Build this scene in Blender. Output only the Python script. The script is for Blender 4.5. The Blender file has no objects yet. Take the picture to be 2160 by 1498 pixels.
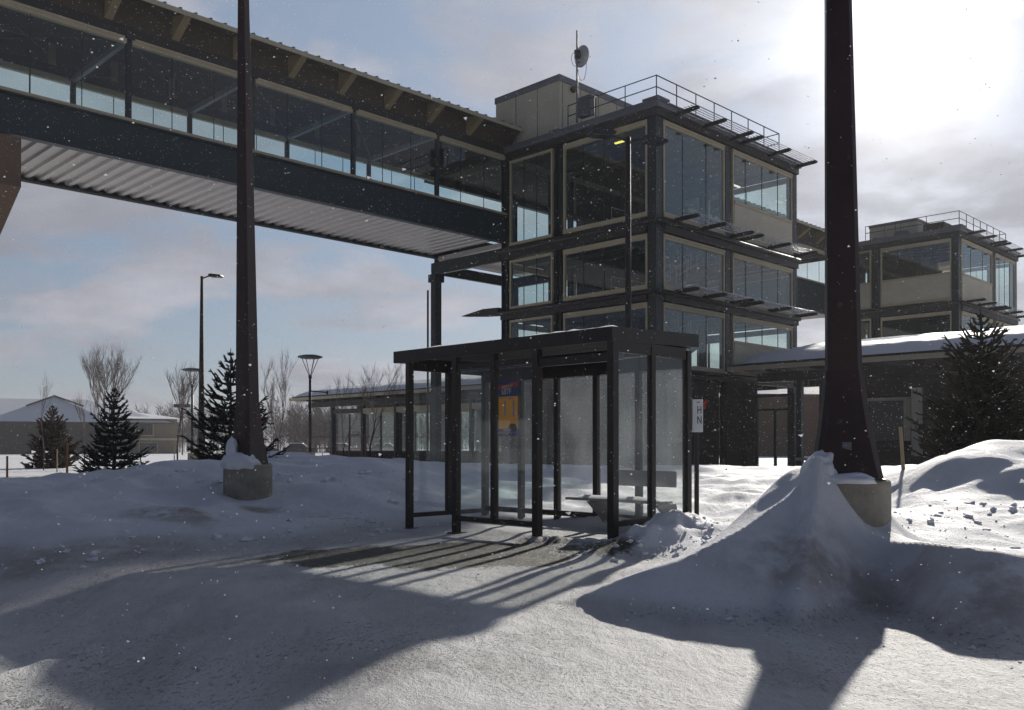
import bpy, math, random
import numpy as np
from mathutils import Vector, Matrix
R_=math.radians
scene=bpy.context.scene
COL=scene.collection
rng=random.Random(7)
nrng=np.random.default_rng(11)

# ------------------------------------------------------------------ materials
def new_mat(name):
    m=bpy.data.materials.new(name); m.use_nodes=True
    nt=m.node_tree
    return m,nt,nt.nodes['Principled BSDF']
def nd(nt,t,**kw):
    n=nt.nodes.new(t)
    for k,v in kw.items():
        if k in n.inputs.keys(): n.inputs[k].default_value=v
        else: setattr(n,k,v)
    return n
def simple(name,col,rough=.5,metal=0.,var=.25,scale=4.,bump=0.,bscale=40.,spec=.5,dirt=None):
    """base colour broken up by noise on object coordinates, optional bump"""
    m,nt,b=new_mat(name); L=nt.links
    tc=nd(nt,'ShaderNodeTexCoord')
    n1=nd(nt,'ShaderNodeTexNoise',Scale=scale,Detail=6.,Roughness=.65); L.new(tc.outputs['Object'],n1.inputs['Vector'])
    mp=nd(nt,'ShaderNodeMapRange'); mp.inputs['From Min'].default_value=.3; mp.inputs['From Max'].default_value=.7
    mp.inputs['To Min'].default_value=1-var; mp.inputs['To Max'].default_value=1+var
    L.new(n1.outputs['Fac'],mp.inputs['Value'])
    mx=nd(nt,'ShaderNodeVectorMath',operation='SCALE'); mx.inputs[0].default_value=col[:3]
    L.new(mp.outputs[0],mx.inputs['Scale']); out=mx.outputs[0]
    if dirt:
        n3=nd(nt,'ShaderNodeTexNoise',Scale=dirt[1],Detail=8.,Roughness=.7); L.new(tc.outputs['Object'],n3.inputs['Vector'])
        r=nd(nt,'ShaderNodeMapRange'); r.inputs['From Min'].default_value=dirt[2]; r.inputs['From Max'].default_value=dirt[2]+.12
        L.new(n3.outputs['Fac'],r.inputs['Value'])
        mm=nd(nt,'ShaderNodeMix',data_type='RGBA'); L.new(r.outputs[0],mm.inputs[0]); L.new(out,mm.inputs[6]); mm.inputs[7].default_value=(*dirt[0],1)
        out=mm.outputs[2]
    L.new(out,b.inputs['Base Color'])
    rr=nd(nt,'ShaderNodeMapRange'); rr.inputs['To Min'].default_value=max(.05,rough-.12); rr.inputs['To Max'].default_value=min(1,rough+.12)
    L.new(n1.outputs['Fac'],rr.inputs['Value']); L.new(rr.outputs[0],b.inputs['Roughness'])
    b.inputs['Metallic'].default_value=metal; b.inputs['Specular IOR Level'].default_value=spec
    if bump:
        n2=nd(nt,'ShaderNodeTexNoise',Scale=bscale,Detail=5.); L.new(tc.outputs['Object'],n2.inputs['Vector'])
        bp=nd(nt,'ShaderNodeBump',Strength=bump,Distance=.02); L.new(n2.outputs['Fac'],bp.inputs['Height']); L.new(bp.outputs[0],b.inputs['Normal'])
    return m
def glass(name,tint,refl=.05,dust=0.,dscale=3.,dlow=.35,dcol=(.7,.75,.8)):
    """thin architectural glass: tinted see-through, Schlick reflection, optional frost/dust film"""
    m,nt,b=new_mat(name); nt.nodes.remove(b); L=nt.links
    out=nt.nodes['Material Output']
    tr=nd(nt,'ShaderNodeBsdfTransparent',Color=(*tint,1)); gl=nd(nt,'ShaderNodeBsdfGlossy',Roughness=.02,Color=(.95,1,1,1))
    lw=nd(nt,'ShaderNodeLayerWeight',Blend=.5); p=nd(nt,'ShaderNodeMath',operation='POWER'); L.new(lw.outputs['Facing'],p.inputs[0]); p.inputs[1].default_value=4.5
    ma=nd(nt,'ShaderNodeMath',operation='MULTIPLY_ADD'); L.new(p.outputs[0],ma.inputs[0]); ma.inputs[1].default_value=.9; ma.inputs[2].default_value=refl
    mix=nd(nt,'ShaderNodeMixShader'); L.new(ma.outputs[0],mix.inputs[0]); L.new(tr.outputs[0],mix.inputs[1]); L.new(gl.outputs[0],mix.inputs[2])
    last=mix.outputs[0]
    if dust>0:
        tc=nd(nt,'ShaderNodeTexCoord')
        mpn=nd(nt,'ShaderNodeMapping'); mpn.inputs['Scale'].default_value=(1,1,.45); L.new(tc.outputs['Object'],mpn.inputs[0])
        n=nd(nt,'ShaderNodeTexNoise',Scale=dscale,Detail=7.,Roughness=.6); L.new(mpn.outputs[0],n.inputs['Vector'])
        mr=nd(nt,'ShaderNodeMapRange'); mr.inputs['From Min'].default_value=dlow; mr.inputs['From Max'].default_value=.75; mr.inputs['To Min'].default_value=dust*.3; mr.inputs['To Max'].default_value=dust
        L.new(n.outputs['Fac'],mr.inputs['Value'])
        df=nd(nt,'ShaderNodeBsdfDiffuse',Color=(*dcol,1)); tl=nd(nt,'ShaderNodeBsdfTranslucent',Color=(*dcol,1))
        m2=nd(nt,'ShaderNodeMixShader'); m2.inputs[0].default_value=.45; L.new(df.outputs[0],m2.inputs[1]); L.new(tl.outputs[0],m2.inputs[2])
        m3=nd(nt,'ShaderNodeMixShader'); L.new(mr.outputs[0],m3.inputs[0]); L.new(last,m3.inputs[1]); L.new(m2.outputs[0],m3.inputs[2]); last=m3.outputs[0]
    L.new(last,out.inputs['Surface'])
    return m
def translucent(name,col,fac=.5):
    m,nt,b=new_mat(name); L=nt.links
    nt.nodes.remove(b); out=nt.nodes['Material Output']
    df=nd(nt,'ShaderNodeBsdfDiffuse',Color=(*col,1)); tl=nd(nt,'ShaderNodeBsdfTranslucent',Color=(*col,1))
    m2=nd(nt,'ShaderNodeMixShader'); m2.inputs[0].default_value=fac; L.new(df.outputs[0],m2.inputs[1]); L.new(tl.outputs[0],m2.inputs[2]); L.new(m2.outputs[0],out.inputs['Surface'])
    return m
M={}
M['steel']=simple('painted_green_steel',(.013,.021,.025),.45,0,.3,1.5,.1,30)
M['darksteel']=simple('painted_dark_steel',(.020,.019,.019),.5,0,.3,2.,.1,30)
M['girder']=simple('painted_teal_girder',(.012,.028,.036),.5,0,.25,1.2,.1,30)
M['tube']=simple('louvre_metal',(.34,.33,.34),.28,.75,.2,3.)
M['bronze']=simple('dark_bronze_aluminium',(.016,.0105,.008),.42,.1,.35,5.,.15,60,dirt=((.13,.12,.11),9.,.64))
M['rail']=simple('railing_paint',(.02,.018,.02),.45,.1)
M['beige']=simple('beige_metal_frame',(.43,.37,.25),.5,0,.12,1.2,.08,25)
M['panel']=simple('beige_wall_panel',(.50,.46,.36),.65,0,.10,.8,.15,12)
M['fascia']=simple('cream_fascia',(.42,.37,.26),.5,0,.12,1.)
M['bracket']=simple('cream_bracket',(.24,.19,.105),.7,0,.15,1.)
M['soffitwood']=simple('brown_soffit',(.055,.042,.03),.7,0,.2,2.)
M['cap']=simple('grey_parapet_cap',(.13,.135,.16),.5,.1,.15,1.2)
M['deck']=simple('galvanised_deck',(.47,.45,.44),.42,.35,.10,.7,.05,10)
M['slab']=simple('dark_concrete_slab',(.07,.066,.06),.85,0,.2,1.)
M['interior']=simple('dark_core_wall',(.045,.04,.038),.8,0,.25,.8)
M['ceiling']=simple('grey_ceiling',(.10,.095,.10),.8,0,.2,.9)
M['concrete']=simple('weathered_concrete',(.30,.275,.225),.9,0,.3,3.,.5,35,dirt=((.09,.075,.05),2.,.55))
M['pier']=simple('brown_concrete_pier',(.17,.115,.08),.9,0,.2,1.,.3,12)
M['pole']=simple('brown_pole_paint',(.035,.017,.016),.36,.1,.3,2.,.1,25,dirt=((.12,.10,.10),7.,.62))
M['lamp']=simple('black_lamp_paint',(.012,.014,.018),.5,0,.3,3.)
M['poleblack']=simple('black_pole_paint',(.018,.015,.015),.7,0,.3,3.)
M['glass']=glass('green_tinted_glass',(.82,.91,.88),.14)
M['bridgeglass']=glass('bridge_glass',(.80,.90,.90),.08)
M['shelterglass']=glass('frosted_shelter_glass',(.93,.945,.93),.05,dust=.20,dscale=2.2)
M['shelterglassclear']=glass('clear_shelter_glass',(.93,.95,.94),.05,dust=.09,dscale=2.2,dlow=.42)
M['bark']=simple('dark_bark',(.07,.05,.042),.9,0,.3,8.)
M['twig']=simple('brown_twig',(.085,.060,.052),.9,0,.3,8.)
M['needle']=simple('spruce_needle',(.022,.032,.022),.8,0,.5,3.)
M['needlebrown']=simple('rusty_spruce_needle',(.050,.034,.020),.8,0,.5,2.)
M['stake']=simple('orange_wood_stake',(.45,.19,.075),.8,0,.2,6.)
M['stakepale']=simple('pale_wood_stake',(.30,.24,.15),.8,0,.2,6.)
M['red']=simple('red_paint',(.45,.03,.015),.5)
M['orange']=simple('orange_sign_paint',(.55,.12,.03),.5)
M['white']=simple('white_enamel',(.62,.64,.66),.5,0,.08,6.)
M['black']=simple('black_lettering',(.012,.012,.014),.6)
M['dish']=simple('grey_dish',(.42,.42,.43),.4,.1,.12,3.)
M['cable']=simple('pale_cable',(.4,.4,.42),.6)
M['box']=simple('slate_box',(.06,.065,.085),.5,0,.1)
M['navy']=simple('navy_print',(.02,.035,.13),.45,0,.2,10.)
M['redprint']=simple('red_print',(.65,.02,.03),.45,0,.15,10.)
M['yellow']=simple('amber_print',(.85,.47,.012),.45,0,.22,14.)
M['greyprint']=simple('grey_print',(.34,.33,.32),.5)
def poster_mat(name,c):
    m=translucent(name,c,.16); return m
M['whiteprint']=simple('white_print',(.7,.7,.7),.5)
M['bench']=simple('bench_aluminium',(.27,.26,.245),.6,.1,.2,5.)
M['carpaint']=simple('dark_car_paint',(.03,.03,.035),.3)
M['carred']=simple('red_car_paint',(.10,.02,.018),.3)
M['carglass']=simple('car_glass',(.02,.025,.03),.15)
M['rubber']=simple('tyre_rubber',(.02,.02,.02),.8)
M['siding']=simple('tan_siding',(.17,.145,.11),.8,0,.15,.5)
M['sidinggrey']=simple('grey_brown_siding',(.075,.065,.060),.8,0,.15,.3)
M['winfar']=simple('dark_window',(.02,.022,.025),.2)
M['railred']=simple('faded_red_rail',(.20,.07,.06),.6)
M['grass']=simple('dead_grass',(.20,.15,.06),.9)

def brick_mat():
    m,nt,b=new_mat('brown_brick'); L=nt.links
    tc=nd(nt,'ShaderNodeTexCoord'); mp=nd(nt,'ShaderNodeMapping'); mp.inputs['Rotation'].default_value=(R_(90),0,0)
    sx=nd(nt,'ShaderNodeSeparateXYZ'); L.new(tc.outputs['Object'],sx.inputs[0])
    ad=nd(nt,'ShaderNodeMath',operation='ADD'); L.new(sx.outputs[0],ad.inputs[0]); L.new(sx.outputs[1],ad.inputs[1])
    cb=nd(nt,'ShaderNodeCombineXYZ'); L.new(ad.outputs[0],cb.inputs[0]); L.new(sx.outputs[2],cb.inputs[1])
    br=nd(nt,'ShaderNodeTexBrick',Scale=1.)
    br.inputs['Color1'].default_value=(.062,.046,.034,1); br.inputs['Color2'].default_value=(.046,.036,.028,1); br.inputs['Mortar'].default_value=(.066,.055,.044,1)
    br.inputs['Brick Width'].default_value=.4; br.inputs['Row Height'].default_value=.2; br.inputs['Mortar Size'].default_value=.012
    L.new(cb.outputs[0],br.inputs['Vector']); L.new(br.outputs['Color'],b.inputs['Base Color']); b.inputs['Roughness'].default_value=.9
    return m
M['brick']=brick_mat()
def roofsnow_mat():
    m,nt,b=new_mat('roof_snow'); L=nt.links
    b.inputs['Base Color'].default_value=(.82,.83,.86,1); b.inputs['Roughness'].default_value=.6
    tc=nd(nt,'ShaderNodeTexCoord'); n=nd(nt,'ShaderNodeTexNoise',Scale=3.,Detail=8.); L.new(tc.outputs['Object'],n.inputs['Vector'])
    bp=nd(nt,'ShaderNodeBump',Strength=.5,Distance=.06); L.new(n.outputs['Fac'],bp.inputs['Height']); L.new(bp.outputs[0],b.inputs['Normal'])
    return m
M['snow']=roofsnow_mat()

# ------------------------------------------------------------------ mesh builder
WARP=[None]     # survey correction applied to the plan dimensions of a building
class MB:
    def __init__(s): s.v=[];s.f=[]
    def box(s,x0,x1,y0,y1,z0,z1):
        i=len(s.v)
        s.v+=[(x0,y0,z0),(x1,y0,z0),(x1,y1,z0),(x0,y1,z0),(x0,y0,z1),(x1,y0,z1),(x1,y1,z1),(x0,y1,z1)]
        s.f+=[(i,i+3,i+2,i+1),(i+4,i+5,i+6,i+7),(i,i+1,i+5,i+4),(i+1,i+2,i+6,i+5),(i+2,i+3,i+7,i+6),(i+3,i,i+4,i+7)]
        return s
    def quad(s,a,b,c,d):
        i=len(s.v); s.v+=[a,b,c,d]; s.f.append((i,i+1,i+2,i+3)); return s
    def tri(s,a,b,c):
        i=len(s.v); s.v+=[a,b,c]; s.f.append((i,i+1,i+2)); return s
    def tube(s,pts,rad,n=8,cap=True):
        pts=[Vector(p) for p in pts]
        if not hasattr(rad,'__len__'): rad=[rad]*len(pts)
        base=len(s.v); up=None
        for k,p in enumerate(pts):
            t=(pts[min(k+1,len(pts)-1)]-pts[max(k-1,0)])
            if t.length<1e-9: t=Vector((0,0,1))
            t.normalize()
            if up is None:
                up=t.orthogonal().normalized()
            else:
                up=(up-t*up.dot(t))
                if up.length<1e-6: up=t.orthogonal()
                up.normalize()
            w=t.cross(up)
            for j in range(n):
                a=2*math.pi*j/n
                q=p+(up*math.cos(a)+w*math.sin(a))*rad[k]
                s.v.append(tuple(q))
        for k in range(len(pts)-1):
            for j in range(n):
                a=base+k*n+j; b=base+k*n+(j+1)%n
                s.f.append((a,b,b+n,a+n))
        if cap:
            s.f.append(tuple(base+j for j in range(n))[::-1]); e=base+(len(pts)-1)*n
            s.f.append(tuple(e+j for j in range(n)))
        return s
    def rings(s,rings,closed_ends=True):
        """list of equal-length vertex rings"""
        base=len(s.v); n=len(rings[0])
        for r in rings: s.v+=[tuple(q) for q in r]
        for k in range(len(rings)-1):
            for j in range(n):
                a=base+k*n+j; b=base+k*n+(j+1)%n
                s.f.append((a,b,b+n,a+n))
        if closed_ends:
            s.f.append(tuple(base+j for j in range(n))[::-1]); e=base+(len(rings)-1)*n
            s.f.append(tuple(e+j for j in range(n)))
        return s
    def prism(s,poly,axis,c0,c1):
        """poly: list of 2D pts; axis 0/1/2 extruded c0..c1"""
        def P(p,c):
            if axis==0: return (c,p[0],p[1])
            if axis==1: return (p[0],c,p[1])
            return (p[0],p[1],c)
        i=len(s.v); n=len(poly)
        s.v+=[P(p,c0) for p in poly]+[P(p,c1) for p in poly]
        s.f.append(tuple(range(i,i+n))[::-1]); s.f.append(tuple(range(i+n,i+2*n)))
        for j in range(n): s.f.append((i+j,i+(j+1)%n,i+n+(j+1)%n,i+n+j))
        return s
    def build(s,name,mat,parent=None,smooth=False,bevel=0.,fix=True):
        if WARP[0]: s.v=[WARP[0](*p) for p in s.v]
        me=bpy.data.meshes.new(name); me.from_pydata(s.v,[],s.f)
        if fix:
            import bmesh
            bm=bmesh.new(); bm.from_mesh(me); bmesh.ops.recalc_face_normals(bm,faces=bm.faces)
            if bevel: bmesh.ops.bevel(bm,geom=list(bm.edges),offset=bevel,segments=2,affect='EDGES',profile=.5)
            bm.to_mesh(me); bm.free()
        if smooth: me.polygons.foreach_set('use_smooth',[True]*len(me.polygons))
        me.materials.append(mat)
        o=bpy.data.objects.new(name,me); COL.objects.link(o)
        if parent: o.parent=parent
        return o
def tag(o,label=None,cat=None,group=None,kind=None):
    if label: o['label']=label
    if cat: o['category']=cat
    if group: o['group']=group
    if kind: o['kind']=kind
    return o
def empty(name,loc,rz=0.,**kw):
    o=bpy.data.objects.new(name,None); COL.objects.link(o); o.location=loc; o.rotation_euler=(0,0,rz); o.empty_display_size=.3
    return tag(o,**kw)
def copy_tree(o,parent=None):
    c=o.copy(); COL.objects.link(c)
    if parent: c.parent=parent
    for ch in o.children: copy_tree(ch,c)
    return c
def bar(mb,p,q,r,n=6): mb.tube([p,q],r,n)

# ------------------------------------------------------------------ camera (level horizon slightly tilted, looking up 6 degrees)
cam=bpy.data.cameras.new('camera'); co=bpy.data.objects.new('camera',cam); COL.objects.link(co)
FPX=1946.7
co.location=(0,0,1.15); co.rotation_euler=(R_(90.42),0,0); cam.shift_y=(927.9-749)/2160   # shift lens: upright verticals, cropped frame
cam.sensor_width=36; cam.lens=FPX/2160*36; cam.clip_start=.05; cam.clip_end=3000
scene.camera=co

# ------------------------------------------------------------------ light
SUN_AZ,SUN_EL=23.5,21.7
sd=Vector((math.sin(R_(SUN_AZ))*math.cos(R_(SUN_EL)),math.cos(R_(SUN_AZ))*math.cos(R_(SUN_EL)),math.sin(R_(SUN_EL))))
sl=bpy.data.lights.new('sun','SUN'); so=bpy.data.objects.new('sun',sl); COL.objects.link(so)
sl.energy=5.; sl.angle=R_(1.0); sl.color=(1,.95,.87)
so.rotation_euler=(-sd).to_track_quat('-Z','Y').to_euler()
w=bpy.data.worlds.new('World'); scene.world=w; w.use_nodes=True
nt=w.node_tree; L=nt.links; bg=nt.nodes['Background']; bg.inputs['Strength'].default_value=.1
sky=nd(nt,'ShaderNodeTexSky',sky_type='NISHITA',sun_disc=False); sky.sun_elevation=R_(SUN_EL); sky.sun_rotation=R_(SUN_AZ); sky.air_density=1.; sky.dust_density=.6
tc=nd(nt,'ShaderNodeTexCoord')
def vmath(op,a=None,b=None,**k):
    n=nd(nt,'ShaderNodeVectorMath',operation=op)
    for i,x in enumerate((a,b)):
        if x is None: continue
        if hasattr(x,'is_output'): L.new(x,n.inputs[i])
        else: n.inputs[i].default_value=x
    return n
def fm(op,a,b=None,c=None,clamp=False):
    n=nd(nt,'ShaderNodeMath',operation=op); n.use_clamp=clamp
    for i,x in enumerate((a,b,c)):
        if x is None: continue
        if hasattr(x,'is_output'): L.new(x,n.inputs[i])
        else: n.inputs[i].default_value=x
    return n.outputs[0]
def ramp(v,a,b,c=0.,d=1.,smooth=True):
    n=nd(nt,'ShaderNodeMapRange'); n.interpolation_type='SMOOTHSTEP' if smooth else 'LINEAR'
    L.new(v,n.inputs['Value']); n.inputs['From Min'].default_value=a; n.inputs['From Max'].default_value=b; n.inputs['To Min'].default_value=c; n.inputs['To Max'].default_value=d
    return n.outputs[0]
D=vmath('NORMALIZE',tc.outputs['Generated']).outputs[0]
sp=nd(nt,'ShaderNodeSeparateXYZ'); L.new(D,sp.inputs[0])
zz=fm('MAXIMUM',sp.outputs[2],0.)
# a flat cloud layer seen in perspective
den=fm('ADD',zz,.22)
cx=fm('DIVIDE',sp.outputs[0],den); cy=fm('DIVIDE',sp.outputs[1],den)
cb=nd(nt,'ShaderNodeCombineXYZ'); L.new(cx,cb.inputs[0]); L.new(cy,cb.inputs[1]); cb.inputs[2].default_value=3.7
n2f=nd(nt,'ShaderNodeTexNoise',Scale=2.6,Detail=6.,Roughness=.55,Distortion=.3); L.new(cb.outputs[0],n2f.inputs['Vector'])
n1=nd(nt,'ShaderNodeTexNoise',Scale=.55,Detail=9.,Roughness=.56,Distortion=.35); L.new(cb.outputs[0],n1.inputs['Vector'])
n2=nd(nt,'ShaderNodeTexNoise',Scale=1.7,Detail=7.,Roughness=.6,Distortion=.2); L.new(cb.outputs[0],n2.inputs['Vector'])
cl=ramp(fm('MULTIPLY_ADD',n2f.outputs['Fac'],.55,fm('MULTIPLY',n1.outputs['Fac'],.45)),.43,.55)
cl2=ramp(n2.outputs['Fac'],.35,.72)
n3=nd(nt,'ShaderNodeTexNoise',Scale=1.15,Detail=8.,Roughness=.55,Distortion=.5); cb3=nd(nt,'ShaderNodeVectorMath',operation='ADD'); L.new(cb.outputs[0],cb3.inputs[0]); cb3.inputs[1].default_value=(3.1,7.7,0); L.new(cb3.outputs[0],n3.inputs['Vector'])
cl3=ramp(n3.outputs['Fac'],.48,.58)
dotn=vmath('DOT_PRODUCT',D,tuple(sd)).outputs['Value']
# cloud brightness by angle from the sun (forward scattering), dark grey away from it
fwdb=ramp(dotn,-.35,.93,.0,1.,False)
fp=fm('MULTIPLY',fm('POWER',fwdb,1.35),ramp(sp.outputs[2],.9,.45,.25,1.))
glow=fm('POWER',fm('MAXIMUM',dotn,0.),22.)
glow2=fm('POWER',fm('MAXIMUM',dotn,0.),160.)
def col(v,c):  # scale a colour by value
    n=nd(nt,'ShaderNodeVectorMath',operation='SCALE'); n.inputs[0].default_value=c; L.new(v,n.inputs['Scale']); return n.outputs[0]
def addv(a,b): return vmath('ADD',a,b).outputs[0]
def mixc(f,a,b):
    n=nd(nt,'ShaderNodeMix',data_type='RGBA'); L.new(f,n.inputs[0]); L.new(a,n.inputs[6]); L.new(b,n.inputs[7]); return n.outputs[2]
# thin high veil (blue-grey gaps) and thicker clouds, radiances x10 because the background strength is 0.1
near=fm('POWER',fm('MAXIMUM',dotn,0.),320.)
AMB=(.21,.33,.72)
gap=addv(col(fm('MULTIPLY_ADD',fp,2.5,.0),(.76,.94,1.16)),addv(col(glow,(.7,.85,1.2)),AMB))
skyd=vmath('SCALE',sky.outputs[0]); skyd.inputs['Scale'].default_value=.22
gap=addv(gap,skyd.outputs[0])
cloud=addv(col(fm('MULTIPLY',fp,fm('MULTIPLY_ADD',cl2,2.2,3.5)),(1.,.99,1.03)),addv(col(glow,(.6,.58,.56)),AMB))
c1=mixc(cl,gap,cloud)
glowc=fm('POWER',fm('MAXIMUM',dotn,0.),48.)
c1=addv(c1,col(fm('MULTIPLY',glowc,fm('MULTIPLY',cl3,3.6)),(1.,.975,.92)))
c1=addv(c1,col(fm('MULTIPLY',near,10.),(1.,.97,.92)))
L.new(c1,bg.inputs['Color'])
w.cycles.sampling_method='MANUAL'; w.cycles.sample_map_resolution=1024
scene.view_settings.view_transform='Standard'; scene.view_settings.look='None'; scene.view_settings.exposure=.12; scene.view_settings.gamma=1
cy_=scene.cycles; cy_.max_bounces=10; cy_.transparent_max_bounces=32; cy_.transmission_bounces=6; cy_.diffuse_bounces=4; cy_.glossy_bounces=4
cy_.use_denoising=True; cy_.sample_clamp_indirect=4.; cy_.caustics_reflective=False; cy_.caustics_refractive=False
CP=[(-7.76, 14.0, 0.61), (-7.42, 14.5, 0.61), (-7.22, 15.0, 0.63), (-7.27, 15.5, 0.7), (-6.82, 16.0, 0.7), (-6.41, 16.0, 0.84), (-6.1, 16.5, 0.87), (-5.19, 16.5, 0.89), (-4.22, 16.0, 0.71), (-3.8, 16.0, 0.72), (-3.21, 16.5, 0.79), (-2.97, 17.0, 0.8), (-2.53, 17.0, 0.92), (-2.14, 17.0, 0.85), (-1.94, 17.0, 0.73), (-6.16, 25.0, 1.05), (-5.59, 25.0, 0.92), (-5.79, 11.5, 0.34), (-5.41, 13.0, 0.5), (-4.66, 11.2, 0.3), (-4.41, 13.0, 0.36), (-3.91, 13.6, 0.36), (-3.12, 13.8, 0.32), (-2.35, 14.3, 0.43), (-3.36, 11.3, 0.18), (-2.38, 12.2, 0.1), (-1.58, 13.4, 0.1), (-1.77, 15.0, 0.4), (-5.01, 9.04, 0.0), (-3.98, 9.34, 0.0), (-2.95, 9.92, 0.0), (-2.15, 11.05, 0.0), (-1.55, 12.6, 0.0), (-3.47, 6.27, 0.0), (-1.96, 4.9, 0.0), (-1.03, 4.17, 0.0), (-0.38, 4.17, 0.0), (0.26, 4.17, 0.0), (0.87, 4.04, 0.0), (-1.42, 7.28, 0.0), (-0.36, 8.69, 0.0), (-0.23, 5.5, 0.0), (0.48, 5.5, 0.0), (0.28, 10.78, 0.0), (-0.75, 12.25, 0.0), (-0.41, 13.9, 0.13), (0.66, 13.2, 0.22), (1.75, 12.6, 0.36), (-1.11, 18.0, 0.62), (0.21, 20.0, 0.61), (1.92, 22.0, 0.5), (1.48, 17.0, 0.38), (3.94, 24.0, 0.56), (3.67, 17.0, 0.3), (2.44, 12.2, 0.26), (4.31, 21.0, 0.42), (6.03, 25.0, 0.59), (7.61, 26.0, 0.59), (8.28, 26.0, 0.59), (4.01, 15.0, 0.4), (2.96, 12.0, 0.33), (4.46, 14.0, 0.45), (1.23, 10.4, 0.17), (1.52, 10.6, 0.23), (1.96, 10.9, 0.24), (2.37, 10.5, 0.25), (1.03, 9.6, 0.03), (1.54, 9.4, 0.1), (0.85, 9.23, 0.0), (1.25, 9.04, 0.0), (1.2, 6.5, 0.35), (1.41, 6.55, 0.46), (1.69, 6.7, 0.57), (2.0, 6.95, 0.73), (2.26, 7.2, 0.86), (0.75, 6.6, 0.19), (2.42, 7.3, 1.03), (2.86, 7.85, 0.98), (2.43, 7.12, 0.88), (2.61, 7.05, 0.72), (2.76, 6.98, 0.6), (2.85, 6.9, 0.54), (2.65, 6.3, 0.49), (2.64, 5.6, 0.51), (2.83, 5.4, 0.5), (2.99, 5.4, 0.47), (0.39, 6.94, 0.0), (0.91, 5.57, 0.0), (1.17, 4.95, 0.0), (1.29, 4.51, 0.0), (3.58, 8.5, 0.55), (4.49, 9.5, 0.58), (3.88, 8.3, 0.48), (4.67, 8.5, 0.46), (4.99, 12.0, 0.52), (5.3, 12.0, 0.79), (5.58, 12.0, 0.95), (5.92, 12.0, 1.09), (6.29, 12.0, 1.18), (6.66, 12.0, 1.21), (7.21, 12.0, 1.23), (5.76, 11.0, 0.82), (5.55, 10.0, 0.6), (8.01, 20.0, 0.66), (10.11, 24.0, 0.62), (11.81, 25.0, 0.63), (9.61, 18.0, 0.85)]
# ------------------------------------------------------------------ terrain
CP=np.array(CP,float)
extra=[(3.2,7.35,.38),(3.35,7.8,.42),(3.1,7.95,.45),(3.3,8.4,.50),(3.6,7.6,.40),(.8,7.5,.04),(1.25,7.5,.13),(1.6,7.9,.26),(1.95,8.1,.36),(2.25,8.3,.48),(1.2,8.2,.10),(.5,7.9,.02),(-13,25,.15),(-18,32,.08),(-9.5,25,.22),(-14,40,.12),(-9,34,.2),(-20,24,.15)]
for az in range(-180,180,20):
    if abs(az)>60:
        for r in (3.,8.,14.): extra.append((r*math.sin(R_(az)),r*math.cos(R_(az)),0.))
for az,r,z in ((-60,12,.5),(-50,20,.3),(-50,12,.45),(-70,14,.45),(60,10,.6),(50,14,1.2),(50,9,.6),(45,20,1.),(35,30,.6),(20,34,.4),(5,34,.4),(-10,34,.3),(-25,34,.1),(-40,38,.08),(40,38,.6),(60,30,.7),(-60,30,.2),(50,6,.5),(60,5,.4),(-60,7,.05),(-45,6.,.0),(-30,50,.05),(0,50,.2),(30,50,.3),(38,5.,.05),(30,3.,0),(0,2.5,0),(-30,3,0),(45,3,0)):
    extra.append((r*math.sin(R_(az)),r*math.cos(R_(az)),z))
CPA=np.vstack([CP,np.array(extra)])
def tps_fit(P,lam=.02):
    d=np.sqrt(((P[:,None,:2]-P[None,:,:2])**2).sum(-1)); 
    K=np.where(d>0,d*d*np.log(np.maximum(d,1e-9)),0)+lam*np.eye(len(P))
    Q=np.hstack([np.ones((len(P),1)),P[:,:2]])
    Amat=np.block([[K,Q],[Q.T,np.zeros((3,3))]])
    return np.linalg.solve(Amat,np.concatenate([P[:,2],np.zeros(3)]))
TW=tps_fit(CPA)
_NS=nrng.random((64,64))
def vnoise(x,y,seed=0):
    """smooth value noise on a wrapping lattice"""
    x=np.asarray(x,float)+seed*17.3; y=np.asarray(y,float)+seed*9.1
    xi=np.floor(x).astype(int); yi=np.floor(y).astype(int); fx=x-xi; fy=y-yi
    fx=fx*fx*(3-2*fx); fy=fy*fy*(3-2*fy)
    g=lambda a,b:_NS[a%64,b%64]
    return (g(xi,yi)*(1-fx)+g(xi+1,yi)*fx)*(1-fy)+(g(xi,yi+1)*(1-fx)+g(xi+1,yi+1)*fx)*fy-.5
def sstep(a,b,v): t=np.clip((v-a)/(b-a),0,1); return t*t*(3-2*t)
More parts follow.
